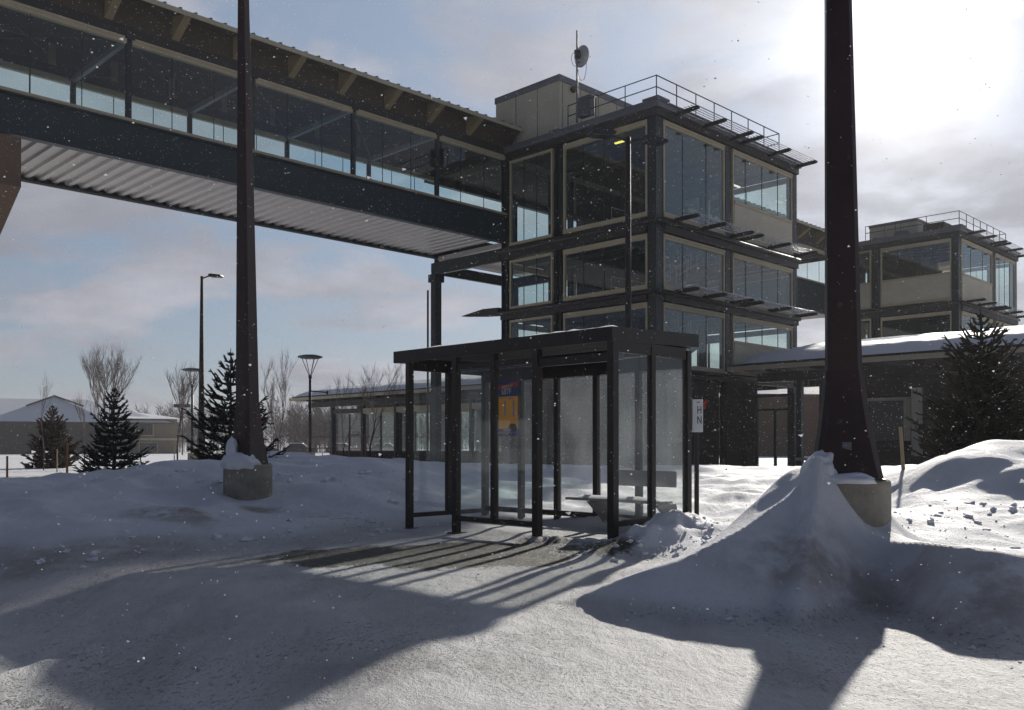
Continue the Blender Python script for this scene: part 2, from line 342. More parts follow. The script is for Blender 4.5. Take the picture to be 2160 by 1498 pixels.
def H(x,y,detail=True):
    x=np.asarray(x,float); y=np.asarray(y,float); sh=x.shape
    X=np.stack([x.ravel(),y.ravel()],1); out=np.zeros(len(X))
    n=len(CPA)
    for s in range(0,len(X),20000):
        q=X[s:s+20000]; d2=((q[:,None]-CPA[None,:,:2])**2).sum(-1)
        out[s:s+20000]=(.5*d2*np.log(np.maximum(d2,1e-12)))@TW[:n]+TW[n]+q@TW[n+1:]
    z=out.reshape(sh); r=np.sqrt(x*x+y*y)
    f=sstep(32,60,r); z=z*(1-f)+.12*f
    z=np.where(z<.03,.03*np.exp(np.minimum((z-.03)/.03,0))-.0,z)   # packed road level
    z=np.clip(z,0,1.6)
    ap=(x-1.128)*.7059+(y-10.317)*.7083
    z=z-.21*sstep(-4.5,-6.1,-(-ap)) if False else z-.21*(1-sstep(-6.1,-4.5,ap))*(1-sstep(.25,.5,z))
    # keep the floor under the shelter swept
    u=(x-1.128)*.7059+(y-10.317)*.7083; v=-(x-1.128)*.7083+(y-10.317)*.7059
    inside=sstep(-.5,.1,u)*(1-sstep(1.25,1.5,u))*sstep(-.1,.15,v)*(1-sstep(3.35,3.75,v))
    z=z*(1-inside)+np.minimum(z,.05)*inside
    # wind-sharpened crest of the big drift: gentle back, steep lee side towards the road
    ca,sa=math.cos(R_(23.5)),math.sin(R_(23.5)); c=x*ca-y*sa; s=x*sa+y*ca
    cc=np.array([q[0]*ca-q[1]*sa for q in CREST]); cs=np.array([q[0]*sa+q[1]*ca for q in CREST]); cz=np.array([q[2] for q in CREST])
    def sm(arr): 
        g=np.linspace(-3.2,4.5,400); v=np.interp(g,cc,arr); k=np.hanning(9); k/=k.sum(); v=np.convolve(np.pad(v,4,'edge'),k,'valid'); return np.interp(c,g,v)
    S=sm(cs); Zc=sm(cz); t=S-s
    sl_=.60-.08*sstep(0.,.6,c); zf=np.maximum(Zc-sl_*t,0.)
    zf=np.where(t>0,np.where(zf>.06,zf,.06*np.exp(np.minimum((Zc-sl_*t-.06)/.06,0))),zf)
    fade=sstep(-2.75,-2.25,c)*(1-sstep(2.6,4.2,c))
    back=Zc+(z-Zc)*sstep(0,.95-.5*sstep(-.35,-.1,c)*(1-sstep(.6,1.,c)),-t)
    zn=np.where(t>0,zf,back)
    z=z+(zn-z)*fade*(1-sstep(4.,5.,t))*(1-sstep(.9,1.2,-t))
    if detail:
        m=sstep(.05,.35,z); calm=1-.85*sstep(-.6,.2,x)*(1-sstep(8.6,9.8,y))*(1-sstep(2.6,3.1,x)*sstep(6.9,7.6,y)) ; m0=m; m=m*calm                    # banks are lumpy, road is not
        z=z+m*(.13*vnoise(x*.75,y*.75,1)-.02+.14*vnoise(x*2.1,y*2.1,2)+.022*vnoise(x*6,y*6,3)*sstep(.45,.7,vnoise(x*.6,y*.6,9)+.6))*(1-.6*sstep(15,35,r))
        # wind crust ridges running across the wind
        wdir=x*.35+y*.94
        z=z+sstep(.3,.5,z)*.028*np.where(y>7.4,1,.35)*vnoise(wdir*7+2*vnoise(x,y,5),x*1.1,6)*(1-sstep(14,22,r))
        m=m0; near=1-sstep(9,14,r)
        z=z+near*(1-m)*(.006*vnoise(x*11,y*11,7)+.012*vnoise(x*2.,y*2.,8))
        # trodden windrow by the shelter entrance
        rid=np.exp(-((u+.0*v+.05)**2)/.02)*sstep(-.1,.1,v)*(1-sstep(1.2,1.5,v))
        z=z+rid*(.03+.07*np.abs(vnoise(x*9,y*9,4)))
        # low ridge across the left foreground, added to stand in for a sunlit streak
        px_,py_=x+2.9,y-5.2; t=px_*.285+py_*.958; c=px_*.958-py_*.285
        z=z+.07*np.exp(-(c*c)/.012)*sstep(-2.6,-1.,t)*(1-sstep(1.6,2.6,t))*(.6+.8*np.abs(vnoise(x*5,y*5,12)))
        for gx,gy,gh,gr in ((1.32,9.72,.15,.26),(1.72,10.1,.17,.36),(2.1,10.35,.10,.4),(1.0,9.55,.05,.3)):
            z=z+gh*np.exp(-(((x-gx)**2+(y-gy)**2)/(gr*gr)))*(1+.9*vnoise(x*4.5,y*4.5,14)+.5*vnoise(x*11,y*11,15))
        # snow cap torn around the near pole base
        z=z+.10*np.exp(-(((x-2.40)/.16)**2+((y-7.34)/.2)**2))
    return z
CREST= [(0.106, 6.9, 0.0), (0.416, 6.75, 0.022), (0.745, 6.6, 0.192), (1.201, 6.5, 0.35), (1.412, 6.55, 0.458), (1.685, 6.7, 0.573), (1.998, 6.95, 0.73), (2.255, 7.2, 0.862), (2.402, 7.25, 1.028), (2.56, 7.06, 0.70), (2.67, 6.98, 0.52), (2.80, 6.9, 0.45), (2.90, 6.7, 0.46), (2.928, 6.2, 0.485), (3.141, 6.0, 0.475), (3.298, 5.95, 0.455), (3.788, 6.05, 0.365), (4.67, 6.5, 0.323), (5.986, 7.2, 0.271)]
def h(x,y): return float(H(np.array([x]),np.array([y]))[0])
az=np.concatenate([np.linspace(-180,-50,40)[:-1],np.linspace(-50,-38,40)[:-1],np.linspace(-38,40,620)[:-1],np.linspace(40,55,50)[:-1],np.linspace(55,180,40)[:-1]])
rad=np.concatenate([np.geomspace(1.2,30,470)[:-1],np.geomspace(30,900,60)])
AZ,RD=np.meshgrid(np.radians(az),rad); GX=RD*np.sin(AZ); GY=RD*np.cos(AZ); GZ=H(GX,GY)
na,nr=len(az),len(rad)
verts=np.stack([GX.ravel(),GY.ravel(),GZ.ravel()],1)
verts=np.vstack([verts,[[0,0,0.]]])
i=np.arange(nr-1)[:,None]*na; j=np.arange(na)[None,:]; j2=(j+1)%na
quads=np.stack([i+j,i+na+j,i+na+j2,i+j2],-1).reshape(-1,4)
tris=np.stack([np.full(na,na*nr),np.arange(na),(np.arange(na)+1)%na],1)
me=bpy.data.meshes.new('snowy_ground'); 
me.vertices.add(len(verts)); me.vertices.foreach_set('co',verts.astype(np.float32).ravel())
nl=len(quads)*4+len(tris)*3; me.loops.add(nl); me.loops.foreach_set('vertex_index',np.concatenate([quads[:,::-1].ravel(),tris[:,::-1].ravel()]).astype(np.int32))
me.polygons.add(len(quads)+len(tris)); st=np.concatenate([np.arange(len(quads))*4,len(quads)*4+np.arange(len(tris))*3]).astype(np.int32)
me.polygons.foreach_set('loop_start',st); me.polygons.foreach_set('use_smooth',[True]*(len(quads)+len(tris))); me.update(calc_edges=True)
me.validate()
ground=bpy.data.objects.new('snowy_ground',me); COL.objects.link(ground); tag(ground,kind='structure')
if me.polygons[1000].normal.z<0: me.flip_normals()

def ground_mat():
    global nt,L
    m,nt,b=new_mat('snow_and_packed_road'); L=nt.links
    g=nd(nt,'ShaderNodeNewGeometry'); P=g.outputs['Position']
    s=nd(nt,'ShaderNodeSeparateXYZ'); L.new(P,s.inputs[0])
    def noise(sc,det=6.,ro=.6,dist=0.,stretch=None,w=0):
        src=P
        if stretch:
            mp=nd(nt,'ShaderNodeMapping'); mp.inputs['Scale'].default_value=stretch[0]; mp.inputs['Rotation'].default_value=(0,0,stretch[1]); L.new(P,mp.inputs[0]); src=mp.outputs[0]
        n=nd(nt,'ShaderNodeTexNoise',Scale=sc,Detail=det,Roughness=ro,Distortion=dist); L.new(src,n.inputs['Vector']); return n.outputs['Fac']
    def blob(cx,cy,rx,ry,rot=0.):
        mp=nd(nt,'ShaderNodeMapping'); mp.vector_type='TEXTURE'; mp.inputs['Location'].default_value=(cx,cy,0); mp.inputs['Rotation'].default_value=(0,0,rot); mp.inputs['Scale'].default_value=(rx,ry,1e3)
        L.new(P,mp.inputs[0]); ln=nd(nt,'ShaderNodeVectorMath',operation='LENGTH'); L.new(mp.outputs[0],ln.inputs[0]); return ln.outputs['Value']
    # road = low ground: packed, greyer snow
    road=ramp(s.outputs[2],.02,.16,1.,0.)
    nb=noise(.8,8.,.65)
    snowc=nd(nt,'ShaderNodeMix',data_type='RGBA'); snowc.inputs[6].default_value=(.80,.80,.83,1); snowc.inputs[7].default_value=(.66,.66,.68,1); L.new(ramp(nb,.35,.7),snowc.inputs[0])
    roadc=nd(nt,'ShaderNodeMix',data_type='RGBA'); roadc.inputs[6].default_value=(.60,.59,.585,1); roadc.inputs[7].default_value=(.44,.435,.43,1); L.new(ramp(noise(1.3,9.,.7,.3,((1,.35,1),R_(-20))),.35,.68),roadc.inputs[0])
    dist=nd(nt,'ShaderNodeVectorMath',operation='LENGTH'); L.new(P,dist.inputs[0])
    nearf=ramp(dist.outputs['Value'],11.,15.,1.,0.)
    road=fm('MULTIPLY',road,nearf)
    base=mixc(road,snowc.outputs[2],roadc.outputs[2])
    # brown grit frozen in ploughed banks
    def dirt(base,cx,cy,rx,ry,rot,amt,colr,th=.52):
        d=blob(cx,cy,rx,ry,rot); f=ramp(d,.25,1.,1.,0.)
        f=fm('MULTIPLY',f,ramp(noise(2.2,9.,.7),th-.14,th+.12)); f=fm('MULTIPLY',f,amt)
        c=nd(nt,'ShaderNodeRGB'); c.outputs[0].default_value=(*colr,1)
        return mixc(f,base,c.outputs[0])
    for a in DIRT: base=dirt(base,*a)
    # bare wet paving showing through in front of the shelter, slab by slab
    d=blob(-.65,9.8,2.35,1.4,R_(8)); core=ramp(d,.45,1.05,1.,0.)
    nn=noise(1.5,9.,.62,.4,((1.,.45,1.),R_(-48)))
    nn=fm('ADD',fm('MULTIPLY',nn,.8),fm('MULTIPLY',noise(11.,5.,.7),.2)); bare=ramp(fm('MULTIPLY_ADD',core,.42,fm('MULTIPLY_ADD',nn,1.7,-.35)),.60,.76)
    bare=fm('MULTIPLY',bare,ramp(core,0.,.12))
    pav=nd(nt,'ShaderNodeMix',data_type='RGBA'); pav.inputs[6].default_value=(.040,.034,.024,1); pav.inputs[7].default_value=(.13,.115,.09,1); L.new(ramp(noise(9.,7.,.7),.42,.72),pav.inputs[0])
    low=ramp(s.outputs[2],.14,.26,1.,0.); bare=fm('MULTIPLY',bare,low)
    base=mixc(bare,base,pav.outputs[2])
    # dark tyre scuffs at lower left
    d2=blob(-1.9,4.15,2.2,.5,R_(-30)); sc=fm('MULTIPLY',ramp(d2,.4,1.,1.,0.),ramp(noise(13.,5.,.65,.0,((1,.5,1),R_(35))),.47,.56))
    c=nd(nt,'ShaderNodeRGB'); c.outputs[0].default_value=(.13,.125,.12,1)
    base=mixc(fm('MULTIPLY',sc,.8),base,c.outputs[0])
    # pits and crumbs in the packed snow
    pit=fm('ADD',fm('MULTIPLY',noise(30.,5.,.7,.0,((1.,.75,1.),R_(10))),.7),fm('MULTIPLY',noise(75.,2.,.5),.3)); pitf=fm('MULTIPLY',ramp(pit,.55,.62),fm('MULTIPLY',road,ramp(noise(.7,3.),.42,.6)))
    c2=nd(nt,'ShaderNodeRGB'); c2.outputs[0].default_value=(.20,.195,.19,1)
    base=mixc(fm('MULTIPLY',pitf,.6),base,c2.outputs[0])
    L.new(base,b.inputs['Base Color'])
    b.inputs['Roughness'].default_value=.62; b.inputs['Specular IOR Level'].default_value=.35
    rg=nd(nt,'ShaderNodeMapRange'); L.new(bare,rg.inputs['Value']); rg.inputs['To Min'].default_value=.68; rg.inputs['To Max'].default_value=.62; L.new(rg.outputs[0],b.inputs['Roughness'])
    # bump: grain + drift crust + pits
    h1=noise(55.,4.,.7); h2=noise(7.,9.,.68,.3,((1.,.5,1.),R_(15))); 
    hh=fm('ADD',fm('MULTIPLY',h1,.012),fm('MULTIPLY',h2,.038)); hh=fm('SUBTRACT',hh,fm('MULTIPLY',pitf,.03)); hh=fm('SUBTRACT',hh,fm('MULTIPLY',bare,.02)); hh=fm('SUBTRACT',hh,fm('MULTIPLY',sc,.05))
    hh=fm('MULTIPLY',hh,fm('SUBTRACT',1.15,ramp(dist.outputs['Value'],6.,30.,0.,.7)))
    bp=nd(nt,'ShaderNodeBump',Strength=.8,Distance=1.); L.new(hh,bp.inputs['Height']); L.new(bp.outputs[0],b.inputs['Normal'])
    return m
DIRT=[(-4.2,11.6,1.1,.8,R_(-20),.75,(.20,.17,.12),.50),(-2.6,13.2,.8,.5,0,.6,(.22,.19,.14),.52),(-3.6,13.3,.5,.35,0,.8,(.20,.17,.12),.45),
      (-4.6,9.3,2.4,1.,R_(50),.6,(.25,.22,.17),.47),(-2.3,9.6,2.,.8,R_(40),.5,(.25,.22,.18),.47),
      (2.2,6.4,1.1,.5,0,.7,(.25,.2,.15),.50),(3.3,5.6,1.3,.7,0,.7,(.26,.22,.17),.50),(-.5,4.9,1.,.45,R_(-20),.6,(.24,.22,.19),.50),(-1.8,12.4,.6,.5,0,.5,(.2,.18,.14),.5),(4.3,8.6,1.1,.5,0,.25,(.3,.28,.25),.55)]
me.materials.append(ground_mat())

# a lumpy crust of snow piled against things (real lumps of snow)
def snow_lump(name,loc,size,seed,label):
    import bmesh
    bm=bmesh.new(); bmesh.ops.create_icosphere(bm,subdivisions=4,radius=1.)
    for v in bm.verts:
        c=v.co; n=float(vnoise(c.x*1.7+seed,c.y*1.7+c.z,seed))+.5*float(vnoise(c.x*4,c.y*4+c.z*3,seed+1))+.25*float(vnoise(c.x*9+c.z,c.y*9,seed+2))
        k=1+.42*n; v.co=Vector((c.x*size[0]*k,c.y*size[1]*k,max(c.z,-.35)*size[2]*k))
    me=bpy.data.meshes.new(name); bm.to_mesh(me); bm.free(); me.polygons.foreach_set('use_smooth',[True]*len(me.polygons)); me.materials.append(M['snow'])
    o=bpy.data.objects.new(name,me); COL.objects.link(o); o.location=loc
    return tag(o,label,'snow heap')
snow_lump('snow_heap',(2.46,7.36,.92),(.15,.17,.18),3,'snow blown up against the left side of the big near pole base')
snow_lump('snow_heap',(2.63,7.22,.885),(.24,.12,.06),5,'thin crust of snow on the near concrete footing below the pole')
snow_lump('snow_heap',(-4.10,13.98,.87),(.29,.22,.17),8,'mound of snow around the foot of the left pole on its footing')
snow_lump('snow_heap',(-4.24,13.98,1.06),(.085,.10,.19),9,'upright tongue of snow stuck to the left edge of the left pole')

# ------------------------------------------------------------------ big light poles
def ngon(cx,cy,hw,hd,ch,z,rot):
    p=[(-hw+ch,-hd),(hw-ch,-hd),(hw,-hd+ch),(hw,hd-ch),(hw-ch,hd),(-hw+ch,hd),(-hw,hd-ch),(-hw,-hd+ch)]
    c,s=math.cos(rot),math.sin(rot)
    return [(cx+x*c-y*s,cy+x*s+y*c,z) for x,y in p]
def big_pole(loc,wid,top,footr,foottop,rot,label,mat='pole',flare=True,sk=.92,taper=.55,lean=-.012):
    x,y,z0=loc
    r=empty('light_pole',(x,y,0),label=label,cat='light pole',group='tall tapered car park light poles')
    zb=foottop
    m=MB(); rg=[]
    for t in np.linspace(0,1,9):
        z=zb+.02+(top-zb)*t; hw=wid*.5*(1-(1-taper)*t); rg.append(ngon(lean*(z-zb),0,hw,hw,hw*.28,z,rot))
    m.rings(rg); m.build('shaft',M[mat],r)
    if flare:
        # pyramid skirt over the anchor bolts
        m=MB(); rg=[]
        for t,k in ((0,sk),(.25,.5+(sk-.5)*.68),(.5,.5+(sk-.5)*.38),(.75,.5+(sk-.5)*.16),(1.,.503)):
            rg.append(ngon(lean*.86*t,0,wid*k,wid*k,wid*.16,zb+.015+.86*t,rot))
        m.rings(rg); m.build('base_skirt',M[mat],r)
        m=MB(); m.rings([ngon(0,0,wid*(sk+.04),wid*(sk+.04),.02,zb+.001,rot),ngon(0,0,wid*(sk+.04),wid*(sk+.04),.02,zb+.012,rot)]); m.build('base_plate',M[mat],r)
        m=MB(); m.box(-.035,.035,-wid*.78,-wid*.68,zb+.20,zb+.30); o=m.build('hand_hole_cover',M['cap'],r); o.rotation_euler=(0,0,rot-.05)
    m=MB(); n=40
    m.rings([[(footr*math.cos(a)*k,footr*math.sin(a)*k,z) for a in np.linspace(0,2*math.pi,n,endpoint=False)] for k,z in ((1,-.3),(1,foottop-.03),(.985,foottop-.012),(.95,foottop))])
    m.build('concrete_footing',M['concrete'],r,smooth=False)
    m=MB(); m.tube([(lean*(top-zb),0,top),(.5,0,top+.12),(1.,0,top+.14)],.05,8); m.box(.9,1.6,-.18,.18,top+.08,top+.2); m.build('lamp_head',M[mat],r,bevel=.01)
    return r
big_pole((2.705,7.5,0),.285,9.5,.35,.885,R_(-13),'thickest dark brown light pole rising out of the snow mound at right',taper=.31)
big_pole((-4.06,14.2,0),.305,9.8,.365,.878,R_(-30),'dark tapered light pole on a round concrete footing in the left snow bank',taper=.32,sk=.78)

# thinner poles with one LED head
def led_pole(x,y,zb,top,r0,r1,heads,label,rot=0.,foot=True):
    r=empty('lamp_post',(x,y,0),rz=rot,label=label,cat='lamp post')
    MB().tube([(0,0,zb),(0,0,zb+1.2),(0,0,top)],[r0*1.25,r0,r1],10).build('pole',M['poleblack'],r,smooth=True)
    if foot: MB().tube([(0,0,zb-.9),(0,0,zb+.1)],.33,20).build('concrete_footing',M['concrete'],r)
    for s in heads:
        m=MB(); m.tube([(0,0,top-.12),(s*.32,0,top-.02),(s*.5,0,top)],.035,6); m.build('arm',M['poleblack'],r)
        m=MB(); m.prism([(s*.42,top+.05),(s*.55,top+.10),(s*1.12,top+.02),(s*1.15,top-.05),(s*1.0,top-.09),(s*.5,top-.06)],1,-.19,.19); m.build('lamp_head',M['lamp'],r,bevel=.01)
    return r
led_pole(-16.15,48.,1.0,10.02,.17,.075,(1,),'slim dark lamp post with one head pointing right, far left of the bus shelter',rot=R_(-10))
led_pole(3.15,25.,.5,9.55,.095,.072,(1,-1),'lamp post with two flat heads standing in front of the glass tower',rot=R_(20))

def park_lamp(x,y,zb,ztop,label,banner=0):
    r=empty('park_lamp',(x,y,0),label=label,cat='street lamp',group='lamps with funnel shaped cages')
    m=MB(); m.tube([(0,0,zb+.55),(0,0,ztop-.95)],[.075,.055],10); m.tube([(0,0,ztop-1.),(0,0,ztop-.86)],.075,10); m.build('pole',M['lamp'],r,smooth=True)
    MB().tube([(0,0,zb),(0,0,zb+.6),(0,0,zb+.62)],[.24,.22,.1],14).build('concrete_footing',M['concrete'],r)
    m=MB()
    for k in range(6):
        a=k*math.pi/3+.2; m.tube([(.05*math.cos(a),.05*math.sin(a),ztop-.86),(.36*math.cos(a),.36*math.sin(a),ztop-.1)],.016,5)
    m.build('cage',M['lamp'],r)
    m=MB(); m.rings([[(q*math.cos(a),q*math.sin(a),z) for a in np.linspace(0,2*math.pi,20,endpoint=False)] for q,z in ((.40,ztop-.13),(.54,ztop-.08),(.54,ztop-.04),(.3,ztop+.02),(.02,ztop+.04))]); m.build('shade',M['lamp'],r)
    if banner:
        m=MB(); m.tube([(0,0,ztop-1.55),(.75,0,ztop-1.62)],.03,6); m.tube([(.75,0,ztop-1.55),(.75,0,ztop-1.7)],.045,6); m.build('side_arm',M['lamp'],r)
    else:
        m=MB(); m.tube([(0,0,ztop-3.1),(.25,0,ztop-2.95),(.42,0,ztop-3.1),(.4,0,ztop-3.35)],.03,6); m.build('bracket',M['lamp'],r)
    return r
park_lamp(-16.95,48.9,.2,5.28,'funnel shaped park lamp left of the slim tall lamp post')
park_lamp(-8.82,40.3,.3,5.13,'funnel shaped park lamp by the snowy eave of the station wing',1)

# ------------------------------------------------------------------ bus shelter (local x = across depth, y = along the front)
BR=R_(45.087)
def shelter():
    WARP[0]=lambda a,b,z:(a,b*.916,z*.958)
    r=empty('bus_shelter',(1.128,10.317,0),rz=BR,label='dark framed glass bus shelter with a flat roof standing in the snow',cat='bus shelter')
    W=3.94; Dp=1.45; pw=.055   # half post
    def post(a,b,z0,z1,w=.055):
        w*=.80; MB().box(a-w,a+w,b-w,b+w,z0,z1).build('post',M['bronze'],r,bevel=.004)
    top=2.43
    # front: corner, door, window bay of two, gap, corner
    for b,z0,w in ((0,0,.062),(1.27,-.02,.062),(2.08,.19,.05),(2.87,-.02,.058),(W,.0,.055)): post(0,b,z0,top,w)
    for b in (0,.80,1.57,2.34,3.11,W): post(Dp,b,.02,top,.052 if 0<b<W else .055)
    for b in (0,W): post(.72,b,.2,top,.05)
    def rail(a0,a1,b0,b1,z0,z1): MB().box(a0,a1,b0,b1,z0,z1).build('rail',M['bronze'],r,bevel=.003)
    rail(-.035,.035,1.332,2.812,.185,.255); rail(-.03,.03,1.332,2.812,2.25,2.33)
    rail(-.03,.03,.062,1.208,2.20,2.30)
    rail(Dp-.035,Dp+.035,.055,W-.055,.20,.275); rail(Dp-.03,Dp+.03,.055,W-.055,2.20,2.475)
    for b in (0,W):
        rail(.062,Dp-.055,b-.035,b+.035,.17 if b else .26,.235 if b else .335); rail(.062,Dp-.055,b-.03,b+.03,2.31,2.455)
    def pane(a0,a1,b0,b1,z0,z1,mt='shelterglass'):
        MB().box(a0,a1,b0,b1,z0,z1).build('glass_pane',M[mt],r)
    for b0,b1 in ((1.332,2.03),(2.13,2.812)): MB().quad((0,b0,.255),(0,b1,.255),(0,b1,2.25),(0,b0,2.25)).build('glass_pane',M['shelterglassclear'],r,fix=False)
    for b0,b1,mt in ((.055,.748,'shelterglass'),(.852,1.518,'shelterglass'),(1.622,2.288,'shelterglass'),(2.392,3.058,'shelterglassclear'),(3.162,3.885,'shelterglassclear')):
        MB().quad((Dp,b0,.275),(Dp,b1,.275),(Dp,b1,2.20),(Dp,b0,2.20)).build('glass_pane',M[mt],r,fix=False)
    for b,mt in ((0,'shelterglass'),(W,'shelterglassclear')):
        for a0,a1 in ((.062,.67),(.77,Dp-.055)):
            MB().quad((a0,b,.235 if b else .335),(a1,b,.235 if b else .335),(a1,b,2.31),(a0,b,2.31)).build('glass_pane',M[mt],r,fix=False)
    # roof: flat tray with a deep fascia, rising a little to the back
    a0,a1,b0,b1=-.05,1.66,-.035,4.27
    m=MB()
    def zt(a): return 2.60+(a-a0)*.033
    for (p,q) in (((a0,b0),(a0,b1)),((a0,b1),(a1,b1)),((a1,b1),(a1,b0)),((a1,b0),(a0,b0))):
        ca,cb_=(a0+a1)/2,(b0+b1)/2
        def inn(pt): return (pt[0]+(.04 if pt[0]<ca else -.04),pt[1]+(.04 if pt[1]<cb_ else -.04))
        pi,qi=inn(p),inn(q); i=len(m.v)
        for pt in (p,q,qi,pi): m.v+=[(pt[0],pt[1],zt(pt[0])-.17),(pt[0],pt[1],zt(pt[0]))]
        m.f+=[(i,i+2,i+3,i+1),(i+4,i+6,i+7,i+5),(i+1,i+3,i+5,i+7),(i,i+6,i+4,i+2)]
    m.build('fascia',M['bronze'],r)
    m=MB(); e=.04; i=len(m.v)
    m.v+=[(a0+e,b0+e,zt(a0)-.10),(a1-e,b0+e,zt(a1)-.10),(a1-e,b1-e,zt(a1)-.10),(a0+e,b1-e,zt(a0)-.10),(a0+e,b0+e,zt(a0)-.05),(a1-e,b0+e,zt(a1)-.05),(a1-e,b1-e,zt(a1)-.05),(a0+e,b1-e,zt(a0)-.05)]
    m.f+=[(0,3,2,1),(4,5,6,7)]; m.build('roof_deck',M['slab'],r)
    # thin snow on the roof
    nx,ny=14,40; m=MB()
    for ii in range(nx):
        for jj in range(ny):
            a=a0+.03+(a1-a0-.06)*ii/(nx-1); b=b0+.03+(b1-b0-.06)*jj/(ny-1)
            ed=min(ii,nx-1-ii,jj,ny-1-jj); ed=min(ed/3.,1)
            m.v.append((a,b,zt(a)-.02+ed*(.062+.04*float(vnoise(a*2,b*2,21))+.03*float(vnoise(a*7,b*7,22)))+.012))
    for ii in range(nx-1):
        for jj in range(ny-1):
            k=ii*ny+jj; m.f.append((k,k+ny,k+ny+1,k+1))
    m.build('roof_snow',M['snow'],r,smooth=True)
    # cross beam inside
    MB().box(.66,.76,.06,W-.06,2.31,2.41).build('ceiling_beam',M['bronze'],r)
    MB().box(.50,.62,.35,1.15,2.28,2.36).build('light_fitting',M['cap'],r,bevel=.01)
    for (a,b) in ((0,0),(0,1.27),(0,2.87),(0,W),(Dp,W)):
        MB().box(a-.10,a+.10,b-.10,b+.10,.0,.022).build('foot_plate',M['bronze'],r)
    return r
SH=shelter()
def loc_sh(a,b): return (1.128+a*.7059-b*.7083,10.317+a*.7083+b*.7059)
# bench hung in the back right half of the shelter
bx,by=loc_sh(0,0)
r=empty('bench',(bx,by,0),rz=BR,label='grey bench with a plank backrest inside the bus shelter',cat='bench')
MB().box(1.33,1.365,.10,1.17,.675,.885).build('backrest',M['bench'],r,bevel=.006)
m=MB(); m.box(.97,1.10,.07,1.72,.475,.51); m.box(1.115,1.24,.07,1.72,.475,.51); m.build('seat',M['bench'],r,bevel=.006)
for b in (.12,1.28):
    m=MB(); m.prism([(.95,.47),(1.34,.47),(1.39,.30),(1.39,.18),(1.28,.17),(1.22,.24)],1,b-.03,b+.03); m.v=[(p[0],p[1],p[2]) for p in m.v]; m.build('seat_bracket',M['bench'],r,bevel=.004)
m=MB()
for i in range(12):
    for j in range(3): m.v.append((1.0+.11*j,.12+.14*i,.512+(.03+.03*abs(float(vnoise(i*.9,j*.8,31))) if 0<i<11 and j==1 else 0)))
for i in range(11):
    for j in range(2): k=i*3+j; m.f.append((k,k+1,k+4,k+3))
m.build('snow_dusting',M['snow'],r,smooth=True,fix=False)
WARP[0]=None
# timetable poster fixed to a back pane
def text(body,size,mat,parent,M4,name,font_scale=(1,1)):
    cu=bpy.data.curves.new(name,'FONT'); cu.body=body; cu.size=size; cu.align_x='CENTER'; cu.align_y='CENTER'; cu.extrude=.0012
    tmp=bpy.data.objects.new('t',cu); COL.objects.link(tmp); bpy.context.view_layer.update()
    me=bpy.data.meshes.new_from_object(tmp.evaluated_get(bpy.context.evaluated_depsgraph_get())); bpy.data.objects.remove(tmp); bpy.data.curves.remove(cu)
    me.transform(M4@Matrix.Diagonal((font_scale[0],font_scale[1],1,1))); me.materials.clear(); me.materials.append(mat); me.name=name
    o=bpy.data.objects.new(name,me); COL.objects.link(o); o.parent=parent; return o
def poster():
    px_,py_=loc_sh(1.39,3.07)
    r=empty('route_poster',(px_,py_,0),rz=BR,label='navy and amber route poster reading 687F on the back wall of the shelter',cat='poster')
    r.scale=(1,.95,.957)
    # local: y runs along wall (+y = left in view), x = depth; poster faces -x
    w=.225; z0,z1=1.36,2.20
    navy=poster_mat('navy_poster_paper',(.03,.06,.26)); amb=poster_mat('amber_poster_paper',(.95,.55,.02)); redp=poster_mat('red_poster_paper',(.75,.03,.04))
    MB().box(0,.003,-w,w,1.966,z1).build('heading_sheet',navy,r); MB().box(0,.003,-w,w,z0,1.474).build('footer_sheet',navy,r)
    m=MB(); m.v=[(-.002,w,z1-.12),(-.002,-w,z1-.07),(-.002,-w,z1-.001),(-.002,w,z1-.05)]; m.f=[(0,1,2,3)]
    m=MB(); m.prism([(w,z1-.135),(-w,z1-.085),(-w,z1-.015),(w,z1-.065)],0,-.004,.0); m.build('red_banner',redp,r)
    m=MB(); m.box(-.002,0,-w+.006,w-.004,1.475,1.965); m.build('amber_panel',amb,r)
    m=MB()
    for yy in (.05,-.135): m.box(-.007,-.004,yy-.017,yy+.017,1.66,1.90)
    m.box(-.007,-.004,-.13,.0,1.925,1.945); m.build('time_columns',M['greyprint'],r)
    m=MB()
    for k in range(4): m.box(-.007,-.004,.19-.05*k-.018,.19-.05*k,1.938,1.948)
    m.build('heading_marks',M['black'],r)
    m=MB(); m.prism([(-.03,1.475),(-.045,1.53),(-.09,1.555),(-.17,1.54),(-.21,1.50),(-.215,1.45),(-.15,1.44),(-.09,1.47)],0,-.010,-.0041); m.build('dark_emblem',M['black'],r)
    m=MB(); m.prism([(.10,1.45),(.02,1.485),(-.06,1.487),(-.10,1.465),(-.04,1.43),(.06,1.435)],0,-.009,-.0042); m.build('white_emblem',M['greyprint'],r)
    m=MB()
    for k in range(11): m.box(-.004,0,.18-.033*k-.012,.18-.033*k+.010,1.405+.01*math.sin(k*2.1),1.422+.01*math.sin(k*2.1))
    m.build('footer_line',M['greyprint'],r)
    # text plane: glyph x -> -y local, glyph y -> z, facing -x
    T=Matrix(((0,0,-1,-.006),(-1,0,0,0),(0,1,0,0),(0,0,0,1)))
    text('687F',.115,M['whiteprint'],r,Matrix.Translation((0,.02,2.035))@T,'route_number',(.95,1.1))
    text('ROUTE',.06,M['greyprint'],r,Matrix.Translation((0,.02,2.103))@T,'route_heading')
    for k in range(1):
        rot=Matrix.Rotation(R_(-6.3),4,'X')
        text('SCHEDULE',.050,M['whiteprint'],r,Matrix.Translation((0,.0,2.125))@rot@T,'banner_text')
poster()
